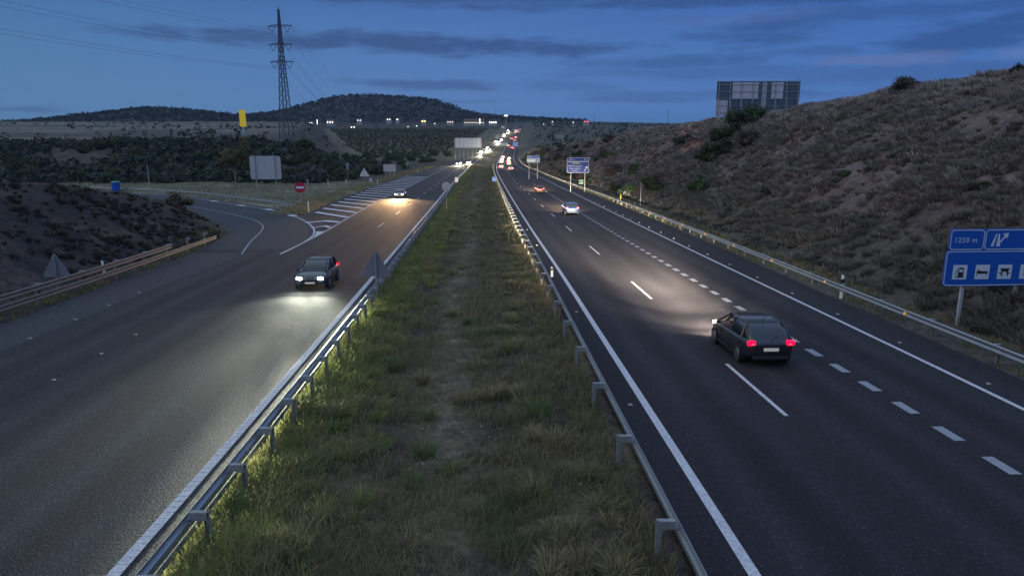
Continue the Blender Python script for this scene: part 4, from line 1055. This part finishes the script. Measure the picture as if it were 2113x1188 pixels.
# billboards
def billboard(x0p, x1p, ytp, ybp, Y, label, patches, ncol, nrow, rz=0, base=None):
    a, b, c = at(x0p, ytp, Y), at(x1p, ytp, Y), at(x0p, ybp, Y); w = b.x - a.x; xm = (a.x + b.x) / 2; zb = gz(xm, Y)
    root = empty('billboard', (xm, Y, zb), rz); tag(root, label, 'billboard'); z0, z1 = c.z - zb, a.z - zb
    base_m, light_m = patches[0], patches[1]
    mb = MB(); mb.box(-w / 2, w / 2, 0.0, .06, z0, z1); mb.build('back_sheet', base_m, root)
    lm = MB()
    for (u0, u1, v0, v1) in patches[2]: lm.box(-w / 2 + w * u0, -w / 2 + w * u1, -.03, -.004, z0 + (z1 - z0) * v0, z0 + (z1 - z0) * v1)
    if patches[2]: lm.build('pale_panel', light_m, root)
    for k in range(ncol):
        x = -w / 2 + .4 + (w - .8) * k / (ncol - 1); mb = MB(); mb.box(x - .07, x + .07, -.25, -.11, min(-1, z0 - 1.0), z1 + .25); mb.tube((x, -.2, z0 + (z1 - z0) * .6), (x, -2.4, -.5), .05, n=5); mb.build('upright', POSTM, root)
    for k in range(nrow):
        z = z0 + (z1 - z0) * (k + .5) / nrow; mb = MB(); mb.box(-w / 2, w / 2, -.11, -.04, z - .05, z + .05); mb.build('crossbar', POSTM, root)
    return root
BB_D = mat('billboard_dark', (.055, .095, .14), .7, 0, (1.2, .3, (.08, .12, .16))); BB_L = mat('billboard_pale', (.42, .42, .50), .7, 0, (1.2, .3, (.52, .52, .60)))
billboard(1481, 1651, 168, 240, 150, 'huge dark billboard back with pale panels on the crest of the right slope', (BB_D, BB_L, [(.19, .50, .50, .97), (.55, .60, .20, .97), (.66, .80, .50, .97), (0.0, .14, 0.0, .46)]), 8, 5, rz=R(-2))
BB_F = mat('billboard_white', (.62, .66, .76), .6)
billboard(938, 993, 285, 305, 400, 'pale billboard back beside the far oncoming road', (BB_F, BB_F, []), 7, 4)

# ------------------------------------------------------------------ delineators and small posts
def delineator(x, y, label, h=1.05, m=WHITE_D, z=None, lean=0.0, black=True, group=None):
    root = empty('delineator_post', (x, y, gz(x, y) if z is None else z)); tag(root, label, 'delineator', group); root.rotation_euler = (0, R(lean), R(5))
    mb = MB(); mb.prism([(-.06, 0), (.06, 0), (.06, h - .06), (-.03, h), (-.06, h - .02)], -.05, .05); mb.build('post', m, root)
    if black: mb = MB(); mb.prism([(-.065, h * .62), (.065, h * .67), (.065, h * .86), (-.065, h * .81)], -.055, .055); mb.build('black_band', BLACK, root)
    return root
delineator(float(RL(38.7)) - 1.10, 38.7, 'white delineator with a black band on the median guardrail', .55, z=float(zr(38.7)) + .74)
delineator(float(PRO(36)) + .35, 36.5, 'white delineator standing above the right guardrail near the services sign', 1.25)
p = at(213, 538, 42.5); delineator(p.x, 42.5, 'white delineator leaning behind the old guardrail on the left', p.z - gz(p.x, 42.5), lean=-4, black=False)
p = at(636, 425, 94.5); delineator(p.x, 94.5, 'white delineator at the tip of grass by the gore', 1.5, black=False)
for px_, py_ in ((635, 375), (677, 377), (714, 375), (779, 372), (862, 350)):
    p = at(px_, py_, 185 if px_ < 800 else 270); delineator(p.x, p.y, 'short white post at the foot of the dark shrubs on the left verge', 1.4, black=False, group='white posts along the left verge')
p = at(1305, 417, 110); delineator(float(PRO(110)) + .5, 110, 'short yellow post behind the right guardrail', 1.5, m=mat('post_yellow', (.6, .5, .12), .5), black=False)
r_ = empty('marker_pole', (at(1322, 405, 104).x, 104, gz(at(1322, 405, 104).x, 104))); tag(r_, 'thin plain pole standing on the right slope foot', 'pole'); pole(r_, 0, 0, -.3, 3.4, .05, SIGNBACK)
p = at(308, 380, 185); r_ = empty('marker_pole', (p.x, 185, gz(p.x, 185))); tag(r_, 'thin pale pole before the dark shrubs behind the ramp', 'pole'); pole(r_, 0, 0, -.3, 5.0, .07, SIGNBACK)
# blue container beyond the ramp
p = at(240, 392, 150); r_ = empty('blue_container', (p.x, 150, gz(p.x, 150))); tag(r_, 'blue ribbed container standing past the ramp guardrail', 'container')
mb = MB(); mb.tube((0, 0, 0), (0, 0, 1.9), .75, .85, n=16); mb.build('drum', SBLUE, r_, smooth=False)
mb = MB(); mb.tube((0, 0, 1.9), (0, 0, 2.05), .9, .8, n=16); mb.build('lid', SGREEN, r_)
# yellow totem
p = at(502, 262, 420); zt = at(502, 227, 420).z; zg = gz(p.x, 420)
r_ = empty('totem_sign', (p.x, 420, zg)); tag(r_, 'tall yellow totem sign rising from the pale fields', 'totem'); r_.rotation_euler = (0, 0, R(20))
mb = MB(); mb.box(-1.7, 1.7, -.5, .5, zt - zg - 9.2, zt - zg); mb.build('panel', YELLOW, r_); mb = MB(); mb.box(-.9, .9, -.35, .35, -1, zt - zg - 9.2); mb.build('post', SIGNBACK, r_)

# ------------------------------------------------------------------ pylons and cables
def pylon(x, y, h, wbase, arms, label, armw, r=.15):
    zb = gz(x, y); root = empty('pylon', (x, y, zb), R(-12)); tag(root, label, 'pylon')
    mb = MB(); nl = 16
    def wd(t): return wbase * (1 - t) ** 1.0 * .5 * (1 - .35 * t) + .25
    lv = [h * (1 - (1 - i / nl) ** 1.15) for i in range(nl + 1)]
    corners = [(-1, -1), (1, -1), (1, 1), (-1, 1)]
    for i in range(nl):
        z0, z1 = lv[i], lv[i + 1]; w0, w1 = wd(z0 / h), wd(z1 / h)
        for k in range(4):
            c, d = corners[k], corners[(k + 1) % 4]
            mb.tube((c[0] * w0, c[1] * w0, z0), (c[0] * w1, c[1] * w1, z1), r * 1.3, n=4, cap=False)
            mb.tube((c[0] * w0, c[1] * w0, z0), (d[0] * w1, d[1] * w1, z1), r * .6, n=4, cap=False)
            mb.tube((d[0] * w0, d[1] * w0, z0), (c[0] * w1, c[1] * w1, z1), r * .6, n=4, cap=False)
            mb.tube((c[0] * w1, c[1] * w1, z1), (d[0] * w1, d[1] * w1, z1), r * .5, n=4, cap=False)
    mb.tube((0, 0, h - .5), (0, 0, h + 1.5), .1, n=4)
    mb.build('lattice_tower', DARKMETAL, root)
    pts = []
    for z in arms:
        a = MB(); w = wd(z / h)
        for s in (-1, 1):
            for yy in (-1, 1):
                a.tube((0, yy * w, z), (s * armw, 0, z + .1), r, n=4); a.tube((0, yy * w, z + .9), (s * armw, 0, z + .2), r * .8, n=4)
            for q in range(1, 5): a.tube((s * armw * q / 5, 0, z), (s * armw * (q + .5) / 5, 0, z + .7 * (1 - q / 5)), r * .5, n=4)
        arm = a.build('cross_arm', DARKMETAL, root)
        for s in (-1, 1):
            q = MB(); xm = s * armw * .64
            q.tube((s * armw * .95, 0, z), (xm, 0, z - 2.6), .11, n=5); q.tube((s * armw * .33, 0, z), (xm, 0, z - 2.6), .11, n=5); q.build('insulator_string', DARKMETAL, arm)
            v = Euler((0, 0, R(-12))).to_matrix() @ Vector((xm, 0, z - 2.6)); pts.append(Vector((x, y, zb)) + v)
    top = Vector((x, y, zb + h + 1.2))
    return root, pts, top
PY = 330.0; pb = at(590, 262, PY); pt = at(575, 14, PY); zg = gz(pb.x + 1, PY); Hp = pt.z - zg - 1.4
zs_ = [at(580, q, PY).z - zg for q in (56, 94, 130)]
_, P1, top1 = pylon((pb.x * .6 + pt.x * .4), PY, Hp, 4.6, zs_, 'tall lattice pylon with three cross arms against the sky', 5.6)
x2 = at(776, 262, 880).x; p2z = at(776, 232, 880).z - gz(x2, 880)
_, P2_, top2 = pylon(x2, 880, p2z, 6.0, [p2z * .9, p2z * .78, p2z * .66], 'smaller distant lattice pylon among the olive rows', 5.0, .11)
CAB = mat('cable', (.05, .06, .08), .6)
def cable(a, b, sag, label, group):
    mb = MB(); pr = None; n = 26
    for k in range(n + 1):
        t = k / n; p = a.lerp(b, t); p.z -= 4 * sag * t * (1 - t)
        if pr is not None: mb.tube(pr, p, .035, n=4, cap=False)
        pr = p
    o = mb.build('power_cable', CAB); tag(o, label, 'power cable', group)
for a, b in zip(P1, P2_): cable(a, b, 16, 'thin power cable running from the tall pylon down to the distant pylon', 'cables between the two pylons')
cable(top1, top2, 10, 'topmost thin earth cable from the tip of the tall pylon to the distant one', 'cables between the two pylons')
# towards the camera's upper left: next pylon stands out of frame behind the camera's left
nxt = Vector((-215, -60, 0))
for i, p in enumerate(P1[:6]):
    e = Vector((nxt.x + (p.x - (pb.x * .6 + pt.x * .4)) * 1.2, nxt.y, p.z + 34)); 
    lab = 'power cable sweeping from the tall pylon to the upper left corner'
    cable(p, e, 11, lab, 'cables to the upper left')
for px_, yt, Yd, lb in ((1022, 217, 1600, 'very thin mast behind the end of the wooded hill'), (1227, 234, 1500, 'short dark mast on the right horizon'), (1378, 226, 900, 'thin mast on the skyline left of the big billboard')):
    p = at(px_, 250, Yd); zg_ = gz(p.x, Yd); zt_ = at(px_, yt, Yd).z
    mb = MB(); mb.tube((0, 0, -3), (0, 0, zt_ - zg_), .35, .18, n=5); mb.tube((-1.2, 0, zt_ - zg_ - 2), (1.2, 0, zt_ - zg_ - 2), .12, n=4); o = mb.build('mast', DARKMETAL, loc=(p.x, Yd, zg_)); tag(o, lb, 'mast')

# ------------------------------------------------------------------ shrubs and trees as things
def leafmesh(name, nsub, nleaf, cols, leaf, spread=(1, 1, .8), seed=1):
    """crown of unit size built of sub-clumps"""
    g_ = np.random.default_rng(seed); u = g_.normal(size=(nsub, 3)); u /= np.linalg.norm(u, axis=1)[:, None]; rr = g_.random(nsub) ** .5 * .72
    cen = u * rr[:, None] * np.array(spread); cen[:, 2] = np.abs(cen[:, 2]) * 1.1 + .15
    rad = (.16 + .22 * g_.random(nsub))[:, None] * np.array([1, 1, .85])
    cc = np.array(cols)[g_.integers(0, len(cols), nsub)] * (.7 + .6 * g_.random(nsub))[:, None]
    return clumps(cen, rad, nleaf, np.full(nsub, leaf), cc, shell=.25)
protos = {}
def proto_mesh(kind):
    if kind in protos: return protos[kind]
    cols = {'dark': [(.028, .042, .026), (.045, .06, .033), (.06, .07, .04)], 'green': [(.05, .085, .04), (.07, .11, .05), (.04, .065, .035)], 'brown': [(.09, .085, .05), (.07, .07, .045), (.12, .10, .06)], 'purple': [(.085, .065, .068), (.06, .05, .05), (.11, .09, .08)]}[kind[0]]
    v, t, k = leafmesh('foliage', 26, 110, cols, .085, seed=hash_(kind))
    o = npmesh('foliage', v, t, LEAFM, col=k); me = o.data; bpy.data.objects.remove(o)
    mb = MB()
    for q in range(6):
        a = q * 1.05; mb.tube((0, 0, -.15), (math.cos(a) * .35, math.sin(a) * .35, .55), .035, .012, n=5)
    st = mb.build('stems', BARK); ms = st.data; bpy.data.objects.remove(st)
    protos[kind] = (me, ms); return protos[kind]
def hash_(k): return {'dark': 3, 'green': 5, 'brown': 9, 'purple': 13}[k[0]] * 7 + k[1]
def shrub(x, y, s, kind, label, group=None, name='shrub', hz=1.0, cat='shrub'):
    me, ms = proto_mesh(kind); root = empty(name, (x, y, gz(x, y) - .05 * s)); root.rotation_euler = (0, 0, random.uniform(0, 6.28)); root.scale = (s, s * random.uniform(.85, 1.15), s * hz)
    a = bpy.data.objects.new('foliage', me); COL.objects.link(a); a.parent = root
    b = bpy.data.objects.new('stems', ms); COL.objects.link(b); b.parent = root
    tag(root, label, cat, group); return root
def hitslope(px, py, y0=25, y1=900):
    d = ray(px, py); Y = np.geomspace(y0, y1, 1500); g_ = ground(d[0] / d[1] * Y, Y); zz = CAMZ + d[2] / d[1] * Y
    k = np.argmax(g_ > zz); return (d[0] / d[1] * Y[k], Y[k]) if g_[k] > zz[k] else None
x_, y_ = hitslope(1530, 262); big = shrub(x_, y_, 4.6, ('dark', 1), 'largest dark bush in front of the big billboard', None, 'bush', .95, 'bush')
for px_, py_, s_, kd, lb in ((1500, 290, 3.6, 'dark', 'broad dark bush just below the left end of the billboard'), (1480, 320, 3.2, 'dark', 'dark bush on the slope below the billboard bushes'), (1565, 250, 3.0, 'green', 'greener bush at the foot of the billboard'), (1462, 335, 2.6, 'dark', 'lowest bush of the dark cluster below the billboard'),
                             (1545, 300, 2.6, 'purple', 'brownish bush right of the dark cluster on the slope'), (1657, 212, 1.6, 'dark', 'small bush on the crest right beside the billboard'), (1702, 210, 1.7, 'green', 'low bush on the crest right of the billboard'),
                             (1868, 190, 2.0, 'purple', 'rounded dark bush standing on the right crest skyline'), (2105, 150, 1.0, 'dark', 'bush on the crest at the right edge'), (1410, 300, 3.0, 'dark', 'dark bush midway along the far slope'), (1360, 395, 2.4, 'dark', 'dark bush low on the slope behind the marker pole')):
    h = hitslope(px_, py_)
    if h: shrub(h[0], h[1], s_, (kd, 1), lb, None, 'bush', .9, 'bush')
cnt = 0
random.seed(11)
while cnt < 64:
    y_ = random.uniform(85, 420); u = random.random() ** 1.6; x_ = float(PRO(y_)) + 3.5 + u * 17
    shrub(x_, y_, random.uniform(.9, 2.6) * (1.0 if y_ < 160 else 1.25), (random.choice(['dark', 'green', 'dark', 'purple']), random.choice([1, 2])), 'dark rounded shrub on the lower right slope', 'shrubs on the lower right slope'); cnt += 1
cnt = 0
while cnt < 20:
    y_ = random.uniform(28, 80); u = random.random(); x_ = float(PRO(y_)) + 3.0 + u * 20
    shrub(x_, y_, random.uniform(.6, 1.1), (random.choice(['green', 'purple', 'dark']), random.choice([1, 2])), 'low bushy shrub on the near right slope', 'shrubs on the near right slope', hz=.7); cnt += 1
cnt = 0
while cnt < 95:
    x_ = random.uniform(-170, -34); y_ = random.uniform(196, 300)
    if x_ > float(PLO(y_)) - 10: continue
    shrub(x_, y_, random.uniform(2.2, 4.6), (random.choice(['dark', 'dark', 'green', 'brown']), random.choice([1, 2])), 'dark leafy shrub on the rise behind the ramp', 'shrubs behind the ramp'); cnt += 1
cnt = 0
while cnt < 45:
    y_ = random.uniform(290, 520); x_ = float(PLO(y_)) - random.uniform(8, 60)
    shrub(x_, y_, random.uniform(2.2, 4.2), (random.choice(['dark', 'green']), random.choice([1, 2])), 'dark shrub beside the far oncoming road', 'shrubs beside the far oncoming road'); cnt += 1
cnt = 0
while cnt < 22:
    x_ = random.uniform(-95, -34); y_ = random.uniform(70, 130)
    if y_ > float(yin(x_)) - 5 or x_ > float(LRAIL(min(y_, 90))) - 6: continue
    shrub(x_, y_, random.uniform(.8, 1.8), (random.choice(['dark', 'brown', 'green']), random.choice([1, 2])), 'low shrub on the mound inside the ramp bend', 'shrubs on the mound'); cnt += 1
shrub(-26.3, 63.5, .8, ('brown', 2), 'pale dry bush at the end of the old guardrail', None, 'bush', .9, 'bush')
shrub(at(625, 300, 300).x, 300, 5.5, ('dark', 1), 'tall dark bush standing out above the left rise', None, 'bush', 1.1, 'bush')
# roadside tree
def tree(x, y, h, label, cols, name='tree', wide=.42):
    zb = gz(x, y); root = empty(name, (x, y, zb)); tag(root, label, 'tree')
    tb = MB(); p = Vector((0, 0, -.4)); r0 = h * .016; tips = []
    q = Vector((.1, 0, h * .22)); tb.tube(p, q, r0, r0 * .8, n=8); p2 = Vector((.25, .05, h * .42)); tb.tube(q, p2, r0 * .8, r0 * .6, n=8)
    for k in range(9):
        a = k * 2.4; st_ = q.lerp(p2, random.random()); e_ = Vector((math.cos(a) * h * wide * random.uniform(.4, .8), math.sin(a) * h * wide * random.uniform(.4, .8), h * random.uniform(.45, .9)))
        m_ = st_.lerp(e_, .5) + Vector((0, 0, h * .04)); tb.tube(st_, m_, r0 * .45, r0 * .3, n=5); tb.tube(m_, e_, r0 * .3, r0 * .1, n=5); tips += [m_, e_, (m_ + e_) / 2]
    tb.build('trunk', BARK, root)
    cen = []
    for t in tips:
        for _ in range(3): cen.append(np.array(t) + rng.normal(size=3) * h * .055)
    cen = np.array(cen); rad = (h * (.05 + .05 * rng.random(len(cen))))[:, None] * np.array([1, 1, .8]); cc = mixc(cols, len(cen)) * (.75 + .5 * rng.random(len(cen)))[:, None]
    v, t_, k_ = clumps(cen, rad, 60, np.full(len(cen), h * .028), cc, shell=.2); npmesh('crown', v, t_, LEAFM, root, col=k_)
    return root
p = at(487, 392, 160); tree(p.x, 160, 11.5, 'loose-crowned tree with a pale trunk left of the large sign back', [(.13, .12, .065), (.10, .105, .055), (.16, .14, .08)])

# ------------------------------------------------------------------ town at the foot of the hill
WALLM = mat('house_wall', (.34, .32, .31), .8); ROOFM = mat('roof_tiles', (.10, .06, .05), .8)
LW = mat('lit_window_white', (.9, .9, .9), .5, emis=((1.0, .97, .85), 5)); LO = mat('lit_window_orange', (.9, .7, .5), .5, emis=((1.0, .38, .08), 22)); LP = mat('lit_window_pale', (.8, .8, .9), .5, emis=((1.0, .80, .62), 3.5)); LRED = mat('lit_red', (.8, .1, .1), .5, emis=((1.0, .06, .08), 10))
def house(px, py, Y, w, h, lit, label, winw=.7, cat='house'):
    p = at(px, py, Y); z = p.z - h / 2; root = empty('house', (p.x, Y, z)); tag(root, label, cat)
    mb = MB(); mb.box(-w / 2, w / 2, 0, w * .6, -6, h); mb.build('wall', WALLM, root)
    mb = MB(); mb.v += [(-w / 2 - .3, -.4, h), (w / 2 + .3, -.4, h), (w / 2 + .3, w * .6 + .4, h), (-w / 2 - .3, w * .6 + .4, h), (-w / 2 - .3, w * .3, h + w * .15), (w / 2 + .3, w * .3, h + w * .15)]
    mb.f += [(0, 1, 5, 4), (2, 3, 4, 5), (0, 4, 3), (1, 2, 5), (0, 3, 2, 1)]; mb.build('roof', ROOFM, root)
    nw = max(1, int(w / 4))
    for k in range(nw):
        xa = -w / 2 + w * (k + .5) / nw; ww = w / nw * winw * .5; mb = MB(); mb.box(xa - ww * .45, xa + ww * .35, -.12, -.02, h * .4, h * .75); mb.build('window', lit, root)
    return root
TY = 1440
town = [(522, 262, TY, 5, 3, LW, 'tiny lit house left of the pylon foot'), (541, 259, TY, 5, 3, LP, 'lone small lit house under the tall pylon'), (568, 259, TY, 5, 3, LW, 'small bright house just left of the pylon legs'),
        (623, 254, TY, 7, 4, LW, 'lit house first to the right of the pylon'), (641, 254.5, TY, 8, 5, LW, 'bright white-lit house second to the right of the pylon'), (681, 253, TY, 14, 8, LP, 'large pale lit building at the hill foot'), (728, 263, TY - 150, 9, 4, LW, 'low lit shed below the hill foot lights'),
        (741, 249, TY, 10, 5, LP, 'pinkish-lit house under the middle of the hill'), (802, 247, TY, 9, 4, LW, 'lit house left of the orange light'), (820, 247, TY, 7, 4, LW, 'narrow lit house next to the orange light'), (842, 262, TY - 100, 5, 3, LP, 'tiny lit house below the orange light'), (860, 260.5, TY - 100, 4, 3, LW, 'tiny lit shed right below the orange light'),
        (874, 251, TY, 9, 6, LO, 'orange-lit building at the foot of the hill'), (897, 255.5, TY, 4, 3, LW, 'small white light right of the orange building'), (929, 252.5, TY, 13, 4, LP, 'pinkish-lit shed row under the hill slope'), (978, 253.5, TY, 40, 3, LP, 'long low building with a row of lights'),
        (1017, 253.5, TY, 16, 7, LW, 'white warehouse beside the end of the lights row'), (1140, 251.5, 1500, 4, 3, LW, 'tiny white lit house on the right plain'), (1122, 256.5, 1450, 3, 2, LW, 'faint tiny house light on the right plain'), (1183, 253, 1500, 3.5, 3, LW, 'small lit house left of the red light'), (1210, 251.5, 1500, 11, 3.5, LRED, 'red-lit building on the right horizon'), (1157, 280, 700, 7.5, 2.0, WALLM, 'long white shed on the right plain')]
for a in town: house(*a)
for px_, yt, yb_, Yd, lb, wd_ in ((655, 247, 256, TY, 'white lit mast between the hill foot houses', 1.0), (990, 245, 255, TY, 'white lit tower at the right end of the lights row', 1.4)):
    a, b = at(px_, yt, Yd), at(px_, yb_, Yd); r_ = empty('light_tower', (b.x, Yd, b.z - 2)); tag(r_, lb, 'tower'); mb = MB(); mb.box(-wd_ / 2, wd_ / 2, -.5, .5, 0, a.z - b.z + 2); mb.build('tower', WALLM, r_); mb = MB(); mb.box(-wd_ * .35, wd_ * .35, -.7, -.52, 1.5, a.z - b.z + 1.8); mb.build('lit_panel', LW, r_)
a, b = at(1045, 239, 1150), at(1044, 252, 1150); zg = gz(b.x, 1150); r_ = empty('floodlight_mast', (b.x, 1150, zg)); tag(r_, 'tall floodlight mast glowing above the end of the road', 'floodlight mast')
mb = MB(); mb.tube((0, 0, -1), (0, 0, a.z - zg), .35, .25, n=6); mb.build('mast', SIGNBACK, r_); mb = MB(); mb.box(-2.6, 2.6, -.6, .4, a.z - zg - .6, a.z - zg + .6); mb.build('lamp_head', LW, r_)

# ------------------------------------------------------------------ thin evening haze
HD = 0.000048
mb = MB(); mb.box(-30000, 30000, -120, 7000, -40, 220); hz_ = mb.build('haze', None); tag(hz_, 'thin evening haze over the whole valley', 'haze', kind='stuff')
hm = bpy.data.materials.new('haze_air'); hm.use_nodes = True; t = hm.node_tree; t.nodes.clear()
pv = t.nodes.new('ShaderNodeVolumePrincipled'); pv.inputs['Color'].default_value = (.55, .72, 1.0, 1); pv.inputs['Density'].default_value = HD; pv.inputs['Anisotropy'].default_value = .3
mo = t.nodes.new('ShaderNodeOutputMaterial'); t.links.new(pv.outputs[0], mo.inputs['Volume']); hz_.data.materials.append(hm)
